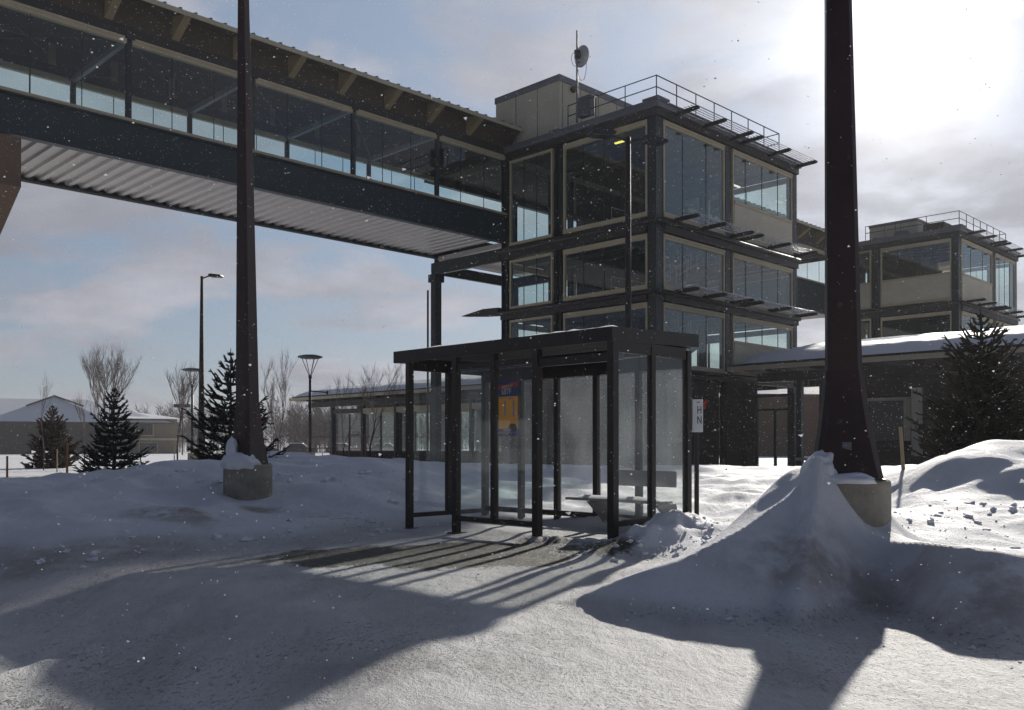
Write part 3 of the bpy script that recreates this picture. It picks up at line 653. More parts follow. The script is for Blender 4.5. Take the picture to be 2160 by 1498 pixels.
# meter box on its own post behind the shelter
q=(2.31,11.5)
r=empty('meter_box',(q[0],q[1],0),rz=R_(8),label='narrow white box with black lettering and a red lever on a post behind the shelter',cat='utility box')
MB().tube([(0,.03,.1),(0,.03,1.70)],.03,10).build('post',M['darksteel'],r)
MB().box(-.085,.055,-.06,.0,1.33,1.735).build('housing',M['white'],r,bevel=.008)
MB().box(-.150,-.087,-.045,.0,1.36,1.725).build('side_cover',M['cap'],r,bevel=.008)
T=Matrix(((0,1,0,0),(0,0,-1,-.062),(-1,0,0,0),(0,0,0,1)))
for k,(c,s) in enumerate((('H',.085),('N',.085),('5',.0))):
    if s: text(c,.17,M['black'],r,Matrix.Translation((.005,0,1.60-.125*k))@Matrix(((1,0,0,0),(0,0,-1,-.0625),(0,1,0,0),(0,0,0,1))),'lettering',(.5,.8))
MB().box(-.03,.01,-.062,-.0605,1.695,1.705).build('top_mark',M['black'],r)
m=MB(); m.tube([(.055,-.02,1.65),(.11,-.02,1.73),(.12,-.02,1.69)],.012,6); m.box(.06,.10,-.03,-.01,1.62,1.67); m.build('lever',M['red'],r)
# ------------------------------------------------------------------ station: local x = along the bridge (A), y = across (B)
N0=Vector((6.254,40.0,0)); A_=Vector((.70593,.70828,0)); B_=Vector((-.70828,.70593,0))
def warp(a,b,z): return (a*.943 if a<0 else a,b*.893 if b>0 else b*.985,z*.932)
def station_pt(a,b,z=0): a,b,z=warp(a,b,z); p=N0+A_*a+B_*b; return (p.x,p.y,z)
WARP[0]=warp
def f_window(r,face,c,s0,s1,z0,z1,mull=(),head=.26,sill=.22,jamb=.10,spandrel=None,glassmat='glass',off=0.):
    """one glazed bay in a face: face 'F1' is the plane x=c (along y), 'F2' the plane y=c (along x). Outer side is -x / -y."""
    def bx(m,u0,u1,n0,n1,q0,q1):
        if face=='F1': m.box(n0,n1,u0,u1,q0,q1)
        else: m.box(u0,u1,n0,n1,q0,q1)
    m=MB()
    bx(m,s0,s1,c-.05+off,c+.10+off,z1-head,z1); bx(m,s0,s1,c-.07+off,c+.10+off,z0,z0+sill)
    bx(m,s0,s0+jamb,c-.04+off,c+.09+off,z0+sill,z1-head); bx(m,s1-jamb,s1,c-.04+off,c+.09+off,z0+sill,z1-head)
    if head>.2: bx(m,s0+.02,s1-.02,c-.09+off,c-.05+off,z1-head*.45,z1-.03)
    w=m.build('window',M['beige'],r)
    m=MB(); u0,u1,q0,q1=s0+jamb,s1-jamb,z0+sill,z1-head
    if face=='F1': m.quad((c+.02+off,u0,q0),(c+.02+off,u1,q0),(c+.02+off,u1,q1),(c+.02+off,u0,q1))
    else: m.quad((u0,c+.02+off,q0),(u1,c+.02+off,q0),(u1,c+.02+off,q1),(u0,c+.02+off,q1))
    m.build('pane',M[glassmat],w,fix=False)
    if mull:
        m=MB()
        for t in mull:
            u=u0+(u1-u0)*t; bx(m,u-.014,u+.014,c-.0+off,c+.035+off,q0,q1)
        m.build('glazing_joint',M['darksteel'],w)
    if spandrel:
        m=MB(); bx(m,s0+.11,s1-.11,c-.06+off,c+.015+off,z0+sill+.001,spandrel-.16)
        m.build('spandrel_panel',M['panel'],w)
        m=MB(); bx(m,s0+.11,s1-.11,c-.10+off,c+.018+off,spandrel-.159,spandrel)
        m.build('spandrel_cap',M['beige'],w)
    return w
LV=[(4.95,8.02),(8.62,11.25),(12.05,16.62)]
def tower(origin,label,mid=5.8,spand1=(),spand2=(),full=True,mast=True,rail_b=5.6,rail_a=10.5,lower=True):
    r=empty('station_tower',tuple(origin),rz=BR,label=label,cat='station tower')
    cols=[(0.25,.25,.26),(.2,6.42,.2),(.2,10.5,.22),(mid,.22,.2),(12.35,.2,.2),(12.35,10.5,.2),(6.,10.5,.18),(12.35,6.4,.18)]
    for k,(a,b,w) in enumerate(cols):
        zt=16.9 if k else 17.3
        m=MB()   # H-section steel column
        m.box(a-w,a+w,b-w,b-w+.05,0,zt); m.box(a-w,a+w,b+w-.05,b+w,0,zt); m.box(a-.06,a+.06,b-w+.05,b+w-.05,0,zt)
        if k==0: m.box(a-w,a-w+.05,b-w+.051,b+w-.051,0,zt)
        m.build('column',M['steel'],r)
    a1,b1=12.55,10.72
    for z0,z1 in ((4.55,4.93),(8.10,8.60),(11.33,12.03)):
        # edge beams with round nosing pipe
        m=MB(); m.box(-.10,.12,.52,b1,z0,z1-.02); m.box(.53,a1,-.10,.12,z0,z1-.02)
        m.box(.12,a1-.05,b1-.2,b1,z0,z1-.02); m.box(a1-.2,a1,.12,b1-.21,z0,z1-.02)
        m.build('edge_beam',M['darksteel'],r)
        zc=(z0+z1)/2
        m=MB(); m.tube([(-.16,-.1,zc+.1),(-.16,b1+.2,zc+.1)],.11,10); m.tube([(-.05,-.16,zc+.1),(a1,-.16,zc+.1)],.11,10); m.build('nosing_pipe',M['darksteel'],r,smooth=True)
        m=MB(); m.box(.13,a1-.21,.13,b1-.21,z0+.1,z1-.06); m.build('floor_slab',M['slab'],r)
        m=MB()
        for a in np.arange(1.4,a1-1,1.55): m.box(a-.07,a+.07,.14,b1-.22,z0-.16,z0+.099)
        m.build('floor_joists',M['steel'],r)
    # roof
    m=MB(); m.box(-.12,a1+.02,-.12,b1+.02,16.70,17.05); m.build('roof_beam',M['darksteel'],r)
    m=MB(); m.box(-.24,a1+.10,-.24,b1+.10,17.051,17.30); m.box(-.30,a1+.14,-.30,b1+.14,17.301,17.36); m.build('parapet_cap',M['cap'],r)
    m=MB(); m.box(-.35,.55,-.35,.55,17.361,17.46); m.box(-.33,.5,6.1,6.75,17.362,17.43); m.build('column_cap',M['cap'],r)
    m=MB()
    for a in np.arange(1.,a1-.6,1.25): m.box(a-.06,a+.06,.14,b1-.2,16.42,16.699)
    m.build('ceiling_joists',M['ceiling'],r)
    m=MB(); m.box(.3,a1-.3,.3,b1-.3,16.62,16.69); m.build('ceiling',M['ceiling'],r)
    # glazing
    for k,(z0,z1) in enumerate(LV):
        h_=.28; 
        f_window(r,'F1',0,.51,6.0,z0,z1,(.24,.5,.76),spandrel=14.1 if ('F1',k) in spand1 else None)
        f_window(r,'F1',0,6.80,10.05,z0,z1,(.36,.68),head=.12,sill=.14,spandrel=14.1 if ('F1',k) in spand1 else None)
        f_window(r,'F2',0,.51,mid-.36,z0,z1,(.30,.70),spandrel=(14.05 if k==2 else 6.7) if ('a',k) in spand2 else None)
        f_window(r,'F2',0,mid+.36,12.0,z0,z1,(.20,.48,.76),spandrel=(13.95 if k==2 else 6.7) if ('b',k) in spand2 else None)
        # the far faces, seen through the building
        if not (k==2 and r.location.y<50):
            f_window(r,'F2',b1-.10,.5,5.6,z0,z1,(.5,),head=.3,off=0)
            f_window(r,'F2',b1-.10,6.3,12.,z0,z1,(.33,.66),head=.3)
        f_window(r,'F1',a1-.10,.5,6.1,z0,z1,(.5,),head=.3)
        f_window(r,'F1',a1-.10,6.8,10.2,z0,z1,(.5,),head=.3)
    # lift shaft and inner walls
    m=MB(); m.box(4.2,8.2,4.6,9.2,.1,16.61); m.build('lift_shaft',M['interior'],r)
    m=MB(); m.box(2.4,2.6,9.25,9.6,0,16.6); m.box(4.3,4.5,9.7,10.,0,16.6); m.build('inner_post',M['steel'],r)
    # stairs: flights run back and forth along x between the floors
    def flight(a0,a1_,b0,b1_,z0,z1):
        n=12; m=MB()
        for i in range(n):
            t0=i/n; a=a0+(a1_-a0)*t0; da=(a1_-a0)/n; z=z0+(z1-z0)*(i+1)/n
            m.box(min(a,a+da),max(a,a+da),b0,b1_,z-.05,z)
        for b in (b0-.04,b1_):
            m.prism([(a0,z0-.16),(a0,z0+.10),(a1_,z1+.10),(a1_,z1-.16)],1,b,b+.04)
        s=m.build('stair_flight',M['steel'],r)
        m=MB()
        for b in (b0-.02,b1_+.02):
            for hh in (.55,1.0): m.tube([(a0,b,z0+hh),(a1_,b,z1+hh)],.022,6)
            for t in (0,.25,.5,.75,1.): m.tube([(a0+(a1_-a0)*t,b,z0+(z1-z0)*t),(a0+(a1_-a0)*t,b,z0+(z1-z0)*t+1.)],.02,6)
        m.build('handrail',M['greyprint'],s)
    for z0,z1 in ((.1,4.9),(4.95,8.6),(8.62,12.0)):
        zm=(z0+z1)/2
        flight(1.6,5.0,.75,1.75,z0,zm); flight(5.0,1.6,1.95,2.95,zm,z1)
        m=MB(); m.box(5.0,6.2,.7,3.0,zm-.12,zm); m.build('landing',M['slab'],r)
    m=MB()
    for b in (3.3,):
        for z in (8.6,12.03):
            for hh in (.55,1.05): m.tube([(.6,b,z+hh),(4.1,b,z+hh)],.022,6)
            for a in (.6,1.75,2.9,4.1): m.tube([(a,b,z),(a,b,z+1.05)],.02,6)
    m.build('guard_rail',M['greyprint'],r)
    # louvred sunshades over the right face
    for lv,(zs) in enumerate((8.66,12.08,17.12)):
        for u in ((1.3,3.5,5.85),(6.75,9.4,12.15)):
            s=None
            m=MB()
            m.tube([(u[0]-.1,-.42,zs),(u[2]+.05,-.42,zs)],.035,8)
            sh=m.build('sunshade',M['tube'],r,smooth=False)
            for a in u:
                zz_=zs-.02
                MB().prism([(-.10,zz_-.16),(-.10,zz_+.03),(-1.25,zz_+.06),(-1.36,zz_+.02),(-1.39,zz_-.04),(-1.34,zz_-.10),(-1.22,zz_-.12)],0,a-.05,a+.05).build('arm',M['darksteel'],sh)
            for q in range(5):
                b=-.55-.165*q
                # aerofoil slat
                m=MB(); m.prism([(b-.06,zs+.02),(b+.045,zs+.075),(b+.055,zs+.11),(b-.05,zs+.06)],0,u[0]-.12,u[2]+.08); m.build('slat',M['tube'],sh)
    # railing round the roof
    rl=MB()
    hA,hB=18.50,17.97
    path=[(-.1,rail_b),(-.1,-.1),(rail_a,-.1),(rail_a,3.4)]
    for z in (hA,hB): rl.tube([(a,b,z) for a,b in path],.028,6)
    n1=3; 
    for i in range(n1+1): b=rail_b-(rail_b+.1)*i/n1; rl.tube([(-.1,b,17.36),(-.1,b,hA)],.026,6)
    for i in range(1,8): a=-.1+(rail_a+.1)*i/7; rl.tube([(a,-.1,17.36),(a,-.1,hA)],.026,6)
    rl.tube([(rail_a,1.6,17.36),(rail_a,1.6,hA)],.026,6); rl.tube([(rail_a,3.4,17.36),(rail_a,3.4,hA)],.026,6); rl.tube([(-.1,rail_b,hB-.55),(-.1,rail_b,17.36)],.026,6)
    rl.build('roof_railing',M['rail'],r)
    return r
T1=tower(N0,'tall glass and steel station tower with dish mast on its roof, behind the shelter',spand2={('b',2),('b',0)})
T2=tower(N0+A_*33.4-B_*.95,'second glass and steel station tower at the far right, farther away',spand1={('F1',2)},spand2={('a',2)},rail_b=7.2,rail_a=9.6,mid=7.1)
# penthouses
def penthouse(r,a0,a1,b0,b1,z0,z1,caph,vent=True):
    p=MB().box(a0,a1,b0,b1,z0,z1-caph).build('lift_penthouse',M['panel'],r)
    m=MB(); e=.05
    m.box(a0-e,a1+e,b0-e,b1+e,z1-caph,z1); m.build('penthouse_cap',M['cap'],p)
    m=MB()
    for t in (.33,.67): b=b0+(b1-b0)*t; m.box(a0-.012,a0-.001,b-.012,b+.012,z0,z1-caph)
    for t in (.04,.27,.5,.75): a=a0+(a1-a0)*t; m.box(a-.012,a+.012,b0-.012,b0-.001,z0,z1-caph)
    m.build('panel_joints',M['interior'],p)
    if vent: 
        m=MB(); m.tube([(a0+.95,b0-.22,z1-caph-.22),(a0+.95,b0-.001,z1-caph-.2)],.16,12); m.build('vent_cowl',M['soffitwood'],p)
    return p
penthouse(T1,.33,6.2,6.64,11.57,17.37,20.52,.33)
penthouse(T2,1.8,7.3,3.9,7.8,17.37,19.0,.22,False)
m=MB(); m.box(.6,2.1,1.3,2.9,17.37,18.1); m.build('roof_unit',M['soffitwood'],T2,bevel=.03)
m=MB(); m.prism([(3.6,17.37),(3.9,17.75),(4.8,17.80),(5.1,17.37)],0,.1,.8); m.build('roof_hood',M['cap'],T2)
# lit fitting under the top ceiling
def emis(name,colr,st):
    m=bpy.data.materials.new(name); m.use_nodes=True; n=m.node_tree.nodes['Principled BSDF']; n.inputs['Emission Color'].default_value=(*colr,1); n.inputs['Emission Strength'].default_value=st; n.inputs['Base Color'].default_value=(*colr,1); return m
M['lit']=emis('lit_tube',(1.,.80,.16),1.3)
M['litpale']=emis('lit_tube_pale',(1.,.9,.7),1.)
def tube_light(p,ln,ax,mt,label):
    WARP[0]=None
    o=MB(); 
    if ax: o.box(-ln/2,ln/2,-.06,.06,-.03,.03)
    else: o.box(-.06,.06,-ln/2,ln/2,-.03,.03)
    o=o.build('ceiling_light',M[mt],None,bevel=.01); o.location=p; o.rotation_euler=(0,0,BR); tag(o,label,'ceiling light'); WARP[0]=warp
tube_light(station_pt(.8,2.9,16.28),.6,0,'lit','small yellow lit ceiling light in the top front window of the near tower')
tube_light(station_pt(10.2,2.5,16.05),.7,1,'litpale','pale lit ceiling light in the top right corner room of the near tower')

# mast with dish, and its box
WARP[0]=None
x,y,_=station_pt(-.1,4.97)
r=empty('antenna_mast',(x,y,16.18),label='thin roof mast carrying a round grey dish antenna',cat='antenna')
MB().tube([(0,0,0),(0,0,4.45)],[.055,.04],10).build('pole',M['cap'],r,smooth=True)
m=MB(); rg=[]; nseg=28
dirv=Vector((.80,.60,.05)).normalized(); uu=dirv.orthogonal().normalized(); vv=dirv.cross(uu)
cen=Vector((.13,.05,3.28)); dz=-.65
for q,dd in ((.02,0.),(.2,.02),(.36,.06),(.5,.12),(.5,.14),(.3,.06),(.02,.02)):
    rg.append([cen+dirv*dd+(uu*math.cos(t)+vv*math.sin(t))*q for t in np.linspace(0,2*math.pi,nseg,endpoint=False)])
m.rings(rg); m.build('dish',M['dish'],r,smooth=True)
m=MB(); m.box(-.13,.13,-.12,-.05,3.10,3.50); m.tube([cen-dirv*.01,cen-dirv*.18],.11,12); m.tube([(0,0,3.50),cen+Vector((0,0,.2))],.03,6); m.tube([(0,0,2.95),cen-Vector((0,0,.3))],.03,6); m.build('dish_mount',M['darksteel'],r)
m=MB()
c1_=[(-.05,-.05,3.50),(-.24,-.05,3.30),(-.27,-.05,3.05),(-.18,-.05,2.80),(0,-.06,2.70)]; m.tube(c1_,.014,5)
c2_=[(.05,-.05,2.65),(.06,-.05,2.30),(.18,-.05,2.07),(.34,-.05,2.15),(.42,-.05,2.55),(.46,0,3.25),(.40,0,3.55)]; m.tube(c2_,.014,5)
m.build('cable',M['cable'],r)
o=MB().box(-.38,.38,-.18,.18,0,.92).build('control_box',M['box'],None,bevel=.03); x,y,_=station_pt(-.0,4.45); o.location=(x,y,16.5); o.rotation_euler=(0,0,BR-R_(90)); tag(o,'slate grey control box clamped to the roof railing beside the dish mast','utility box')
WARP[0]=warp

# ------------------------------------------------------------------ covered bridges
def bridge(origin,label,a0,a1,b0,b1,zg,zs,zh,ze,a_cols,deck_a0,oh=1.3,open_right=True,brackets=True):
    r=empty('covered_footbridge',tuple(origin),rz=BR,label=label,cat='footbridge')
    # girders (I sections) with flange lines
    for b,s in ((b0,1),(b1,-1)):
        m=MB(); m.box(a0,a1,b,b+s*.05,zg+.06,zs-.16); m.box(a0,a1,b-.16 if s>0 else b-.2,b+.2 if s>0 else b+.16,zg,zg+.059); m.box(a0,a1,b-.16 if s>0 else b-.2,b+.2 if s>0 else b+.16,zs-.22,zs-.161)
        m.build('girder',M['girder'],r)
        # cream sill
        m=MB(); m.box(a0,a1,b-.10,b+.12,zs-.16,zs-.02); m.box(a0,a1,b-.14,b-.10,zs-.13,zs-.05); m.build('window_sill',M['beige'],r)
    # corrugated deck seen from below: prism profile with ribs running across
    m=MB(); pitch=.55; n=int((a1-deck_a0)/pitch); zd=zg+.12
    prof=[]
    for i in range(n):
        a=deck_a0+i*pitch
        prof+=[(a,zd),(a+.20,zd),(a+.30,zd+.11),(a+.50,zd+.11)]
    for i in range(len(prof)-1):
        (p,zp),(q,zq)=prof[i],prof[i+1]
        m.quad((p,b0+.06,zp),(q,b0+.06,zq),(q,b1-.02,zq),(p,b1-.02,zp))
    m.build('corrugated_deck',M['deck'],r,fix=False)
    m=MB(); m.box(a0,a1,b1-.10,b1+.02,zg-.02,zg+.10); m.build('deck_edge_angle',M['slab'],r)
    m=MB(); m.box(a0,a1,b0+.06,b1-.06,zd+.16,zd+.4); m.build('floor_slab',M['slab'],r)
    # portal frames
    for a in a_cols:
        for b in (b0+.02,b1-.02):
            MB().box(a-.10,a+.10,b-.08,b+.08,zs-.02,zh+.25).build('column',M['steel'],r)
            MB().box(a-.13,a+.13,b-.17,b+.14,zh+.05,zh+.52).build('column_head',M['steel'],r)
        m=MB(); bm_=(b0+b1)/2
        m.prism([(b0,zh-.02),(b0,zh+.2),(b1,zh+.2),(b1,zh-.02)],0,a-.09,a+.09)
        m.build('rafter_beam',M['cap'],r)
    for b,s in ((b0,-1),(b1,1)):
        m=MB(); m.box(a0,a1,b-.10,b+.10,zh+.10,zh+.50); m.build('eave_beam',M['darksteel'],r)
    # glazing: head strip + pane per bay with thin joints
    ac=[a for a in a_cols]
    ends=sorted(set([a0]+ac+[a1]))
    for b in (b0,b1):
        for p,q in zip(ends[:-1],ends[1:]):
            if q-p<.5: continue
            m=MB(); m.box(p+.11,q-.11,b-.12,b+.09,zh-.14,zh+.03); m.box(p+.2,q-.2,b-.16,b-.12,zh-.01,zh+.09); w=m.build('window',M['beige'],r)
            m=MB(); m.quad((p+.1,b,zs-.02),(q-.1,b,zs-.02),(q-.1,b,zh-.14),(p+.1,b,zh-.14)); m.build('pane',M['bridgeglass'],w,fix=False)
            m=MB()
            for t in (.33,.67): a=p+(q-p)*t; m.box(a-.014,a+.014,b-.012,b+.012,zs-.02,zh-.14)
            m.build('glazing_joint',M['darksteel'],w)
    # tie rods in the roof
    m=MB()
    for p,q in zip(ac[:-1],ac[1:]):
        m.tube([(p,b0+.2,zh+.2),(q,b1-.2,zh+.2)],.02,5); m.tube([(p,b1-.2,zh+.2),(q,b0+.2,zh+.2)],.02,5)
    m.build('bracing_rod',M['rail'],r)
    # low gabled roof with overhanging eaves, ribbed metal
    bm_=(b0+b1)/2; zr=ze+.95
    m=MB()
    for s,be in ((-1,b0-oh),(1,b1+oh)):
        i=len(m.v)
        m.v+=[(a0-.0,be,ze),(a1,be,ze),(a1,bm_,zr),(a0,bm_,zr),(a0,be,ze+.10),(a1,be,ze+.10),(a1,bm_,zr+.10),(a0,bm_,zr+.10)]
        m.f+=[(i,i+1,i+2,i+3),(i+4,i+7,i+6,i+5),(i,i+4,i+5,i+1),(i+1,i+5,i+6,i+2),(i,i+3,i+7,i+4)]
    m.build('roof',M['soffitwood'],r)
    m=MB(); m.box(a0,a1+.02,b0-oh-.05,b0-oh-.005,ze-.08,ze+.10); m.box(a0,a1+.02,b1+oh+.005,b1+oh+.05,ze-.08,ze+.10); m.build('fascia',M['fascia'],r)
    m=MB()
    for a in np.arange(a0+.3,a1,.62): 
        for be,sgn in ((b0-oh-.07,1),(b1+oh+.07,-1)):
            m.prism([(be,ze+.101),(be,ze+.16),(bm_-sgn*.02,zr+.16),(bm_-sgn*.02,zr+.102)],0,a-.03,a+.03)
    m.build('standing_seams',M['cap'],r)
    # cream outrigger brackets under the eaves
    if brackets:
        a=a0+.4
        while a<a1-.2:
            for b,s in ((b0,-1),(b1,1)):
                MB().prism([(b+s*.10,ze+.03+.25),(b+s*(oh-.04),ze-.015),(b+s*(oh-.08),ze-.07),(b+s*.10,ze-.68)],0,a-.15,a+.15).build('eave_bracket',M['bracket'],r)
            a+=2.6
    m=MB(); m.prism([(b0-oh+.05,ze-.0),(b0-.1,zh+.12),(b1+.1,zh+.12),(b1+oh-.05,ze),(bm_,zr-.02)],0,a1-.12,a1-.02); m.build('gable_wall',M['soffitwood'],r)
    # ceiling deck of boards between eave beam and soffit
    m=MB(); m.box(a0,a1,b0-.12,b0-.101,zh+.50,ze+.24); m.box(a0,a1,b1+.101,b1+.12,zh+.50,ze+.24); m.build('eave_wall',M['soffitwood'],r)
    return r
# near bridge, runs from overhead at left into the near tower
ac1=[-35.8,-30.6,-25.4,-20.2,-15.0,-9.85,-4.8]
BR1=bridge(N0,'long covered footbridge with a corrugated metal underside crossing the upper left',-37.,-.02,10.42,16.46,12.25,13.9,16.88,18.1,ac1,-37.)
# the part of the bridge that passes on over the open end frame
m=MB(); m.box(0,6.,16.26,16.46,11.3,11.9); m.box(-.1,.12,10.75,16.8,11.3,12.0); m.box(5.9,6.1,10.75,16.8,11.3,11.9); m.build('end_frame_beam',M['steel'],BR1)
m=MB(); m.box(.0,6.,10.75,16.46,12.1,12.35); m.build('end_soffit',M['deck'],BR1)
m=MB(); m.box(0,12.5,16.3,16.5,12.1,13.8); m.box(0,12.5,16.3,16.5,16.6,17.39); m.box(-.1,.1,16.3,16.5,11.46,16.59); m.box(6.,6.2,16.3,16.5,13.81,16.59); m.box(12.3,12.5,16.3,16.5,13.81,16.59); m.box(12.35,12.5,10.75,16.29,12.36,16.94); m.build('end_wall_beam',M['steel'],BR1)
m=MB(); m.box(0,12.5,10.75,17.6,16.95,17.1); m.build('end_roof',M['soffitwood'],BR1)
m=MB(); m.quad((.1,16.4,13.8),(12.3,16.4,13.8),(12.3,16.4,16.6),(.1,16.4,16.6)); m.build('end_pane',M['bridgeglass'],BR1,fix=False)
MB().box(6.01,12.3,10.75,16.46,12.1,12.35).build('end_soffit',M['deck'],BR1)
for a,b,w in ((0.,16.45,.22),(2.6,20.2,.08)):
    if w>.1: MB().box(a-w,a+w,b-w,b+w,0,11.3).build('support_post',M['steel'],BR1)
MB().box(5.8,6.2,16.2,16.6,0,11.3).build('support_post',M['steel'],BR1)
MB().box(-.32,.32,16.1,16.8,10.85,11.3).build('post_head',M['steel'],BR1)
MB().tube([(-.30,16.85,0),(-.30,16.85,10.4)],.06,8).build('rain_pipe',M['darksteel'],BR1)
# pointed ends of the nosing canopy at the left of the tower
m=MB(); m.prism([(10.75,8.35),(10.75,8.78),(12.,8.82),(13.9,8.60),(12.,8.42)],0,-.25,.1); m.build('canopy_tip',M['darksteel'],T1)
# pier under the near bridge
o=MB(); o.prism([(9.75,12.05),(9.75,10.3),(12.3,8.9),(12.3,-.5),(14.6,-.5),(14.6,8.9),(17.1,10.3),(17.1,12.05)],0,-25.4,-24.15); o=o.build('bridge_pier',M['pier'],None,bevel=.03); o.location=N0; o.rotation_euler=(0,0,BR); tag(o,'brown concrete hammerhead pier under the bridge at the left edge','bridge pier')
# second bridge between the two towers
BR2=bridge(N0,'covered footbridge linking the two glass towers behind the big pole',12.8,33.3,8.0,14.0,11.5,13.85,16.2,17.35,[15.5,20.7,25.9,31.1],12.8,oh=1.2)
MB().box(17.6,18.1,8.2,8.7,0,11.5).build('support_post',M['steel'],BR2)
MB().box(17.6,18.1,13.3,13.8,0,11.5).build('support_post',M['steel'],BR2)

# ------------------------------------------------------------------ platform canopies and rooms
def canopy(label,b_end,b_start,hip_at,a0,a1,ze,zr,posts,seed):
    """eaves at x=a0 and x=a1; ridge in the middle; hip at one end (b=hip_at)"""
    r=empty('platform_canopy',tuple(N0),rz=BR,label=label,cat='canopy')
    am=(a0+a1)/2; sgn=1 if b_end>b_start else -1    # building runs from b_start (tower) to b_end
    hb=b_start if hip_at=='start' else b_end
    hd=(am-a0)*.95*(sgn if hip_at=='start' else -sgn)
    ridge0,ridge1=(hb+hd,b_end) if hip_at=='start' else (b_start,hb+hd)
    lo,hi=min(b_end,b_start),max(b_end,b_start)
    rlo,rhi=min(ridge0,ridge1),max(ridge0,ridge1)
    m=MB(); t=.10
    V=[(a0,lo,ze),(a0,hi,ze),(a1,hi,ze),(a1,lo,ze),(am,rlo,zr),(am,rhi,zr)]
    m.v=[*V,*[(x,y,z-t) for x,y,z in V]]
    m.f=[(0,1,5,4),(1,2,5),(2,3,4,5),(3,0,4),(6,10,11,7),(7,11,8),(8,11,10,9),(9,10,6),(0,6,7,1),(1,7,8,2),(2,8,9,3),(3,9,6,0)]
    rf=m.build('roof',M['soffitwood'],r)
    m=MB(); m.box(a0-.05,a0-.005,lo-.05,hi+.05,ze-.20,ze+.03); m.box(a1+.005,a1+.05,lo-.05,hi+.05,ze-.20,ze+.03); m.box(a0,a1,lo-.05,lo-.005,ze-.20,ze+.03); m.box(a0,a1,hi+.005,hi+.05,ze-.20,ze+.03); m.build('fascia',M['fascia'],r)
    # snow lying on the roof: grid following the hip planes, worn thin at the lower edge
    nb=int((hi-lo)/.28); na_=26; m=MB()
    def rz(a,b):
        k=max(0,1-abs(a-am)/(am-a0))**.55
        z=ze+(zr-ze)*k
        if hip_at=='start' or True:
            dist=abs(b-hb)/abs(hd); z=min(z,ze+(zr-ze)*min(dist,9)**.8)
        return z
    for i in range(na_):
        for j in range(nb):
            a=a0+.06+(a1-a0-.12)*i/(na_-1); b=lo+.06+(hi-lo-.12)*j/(nb-1)
            e=min(1,min(i,na_-1-i)/3.)*min(1,min(j,nb-1-j)/3.)
            nz=float(vnoise(a*1.3+seed,b*.5,seed))+.6*float(vnoise(a*4,b*1.6,seed+2))
            m.v.append((a,b,rz(a,b)+.02+e*(.07+.10*(nz+.3))))
    for i in range(na_-1):
        for j in range(nb-1):
            k=i*nb+j; m.f.append((k,k+nb,k+nb+1,k+1))
    m.build('roof_snow',M['snow'],r,smooth=True)
    # beams and posts
    m=MB(); m.box(a0+1.1,a0+1.35,lo+.9,hi-.9,ze-.75,ze-.30); m.box(a1-1.35,a1-1.1,lo+.9,hi-.9,ze-.75,ze-.30); m.build('eave_beam',M['darksteel'],r)
    m=MB(); b=lo+1.
    while b<hi-.8: m.box(a0+.15,a1-.15,b-.06,b+.06,ze-.30,ze-.12); b+=2.2
    m.build('cross_beams',M['steel'],r)
    m=MB(); m.box(a0+.1,a1-.1,lo+.1,hi-.1,ze-.119,ze-.105); m.build('soffit',M['slab'],r)
    for (a,b) in posts: MB().box(a-.13,a+.13,b-.13,b+.13,0,ze-.75).build('post',M['steel'],r)
    return r
CR=canopy('snow covered canopy roof running right from the tower in front of the second tower',-34.,-.25,'start',5.4,12.4,5.24,6.48,[(6.62,-3.3),(6.62,-4.45),(6.62,-12.),(6.62,-18),(6.62,-24),(11.2,-3.4),(11.2,-12.),(11.2,-24)],3)
CL=canopy('low snow dusted canopy roof running left from the tower behind the shelter',42.9,10.9,'end',5.4,12.4,5.18,6.2,[(6.7,b) for b in (38.6,34.3,30.,25.7,21.4,17.1,12.8)]+[(11.2,b) for b in (38.6,34.3,30.,25.7,21.4,17.1,12.8)],7)
# brick and glass room under the right canopy
r=empty('ticket_hall',tuple(N0),rz=BR,label='brown brick station room under the right canopy beside the tower',cat='station building')
MB().box(6.9,7.2,-.75,.0,0,4.55).build('brick_wall',M['brick'],r); MB().box(-.05,.15,.55,10.,0,4.5).build('brick_wall',M['brick'],r)
MB().box(1.2,5.4,.30,.5,0,4.54).build('brick_wall',M['brick'],r)
MB().box(5.6,6.9,-.05,.2,0,4.54).build('brick_wall',M['brick'],r)
def door_bay(b0,b1,a=6.95):
    m=MB(); m.box(a,a+.1,b0,b0+.1,0,3.9); m.box(a,a+.1,b1-.1,b1,0,3.9); m.box(a,a+.1,b0+.1,b1-.1,3.75,3.9); m.box(a,a+.1,b0+.1,b1-.1,3.05,3.17); m.box(a,a+.1,(b0+b1)/2-.06,(b0+b1)/2+.06,0,3.05); m.box(a,a+.1,b0+.1,b1-.1,0,.2)
    d=m.build('glass_door',M['darksteel'],r)
    m=MB(); m.quad((a+.05,b0+.1,.2),(a+.05,b1-.1,.2),(a+.05,b1-.1,3.75),(a+.05,b0+.1,3.75)); m.build('pane',M['glass'],d,fix=False)
    m=MB(); m.tube([(a-.05,(b0+b1)/2-.12,.95),(a-.05,(b0+b1)/2-.12,1.3)],.02,6); m.build('handle',M['cap'],d)
door_bay(-2.85,-.8)
MB().box(6.9,7.2,-4.4+.9,-2.85,4.2,4.55).build('lintel',M['darksteel'],r)
m=MB(); m.box(6.9,7.2,-6.3,-4.6,0,4.6); m.box(6.9,7.2,-8.3,-6.3,0,1.5); m.box(6.9,7.2,-8.3,-6.3,3.5,4.6); m.box(6.9,7.2,-33.,-8.3,0,4.6); m.build('brick_wall',M['brick'],r)
m=MB(); m.box(6.85,6.98,-8.3,-8.0,1.5,3.5); m.box(6.85,6.98,-8.3,-6.3,3.35,3.5); m.box(6.85,6.98,-6.4,-6.3,1.5,3.35)
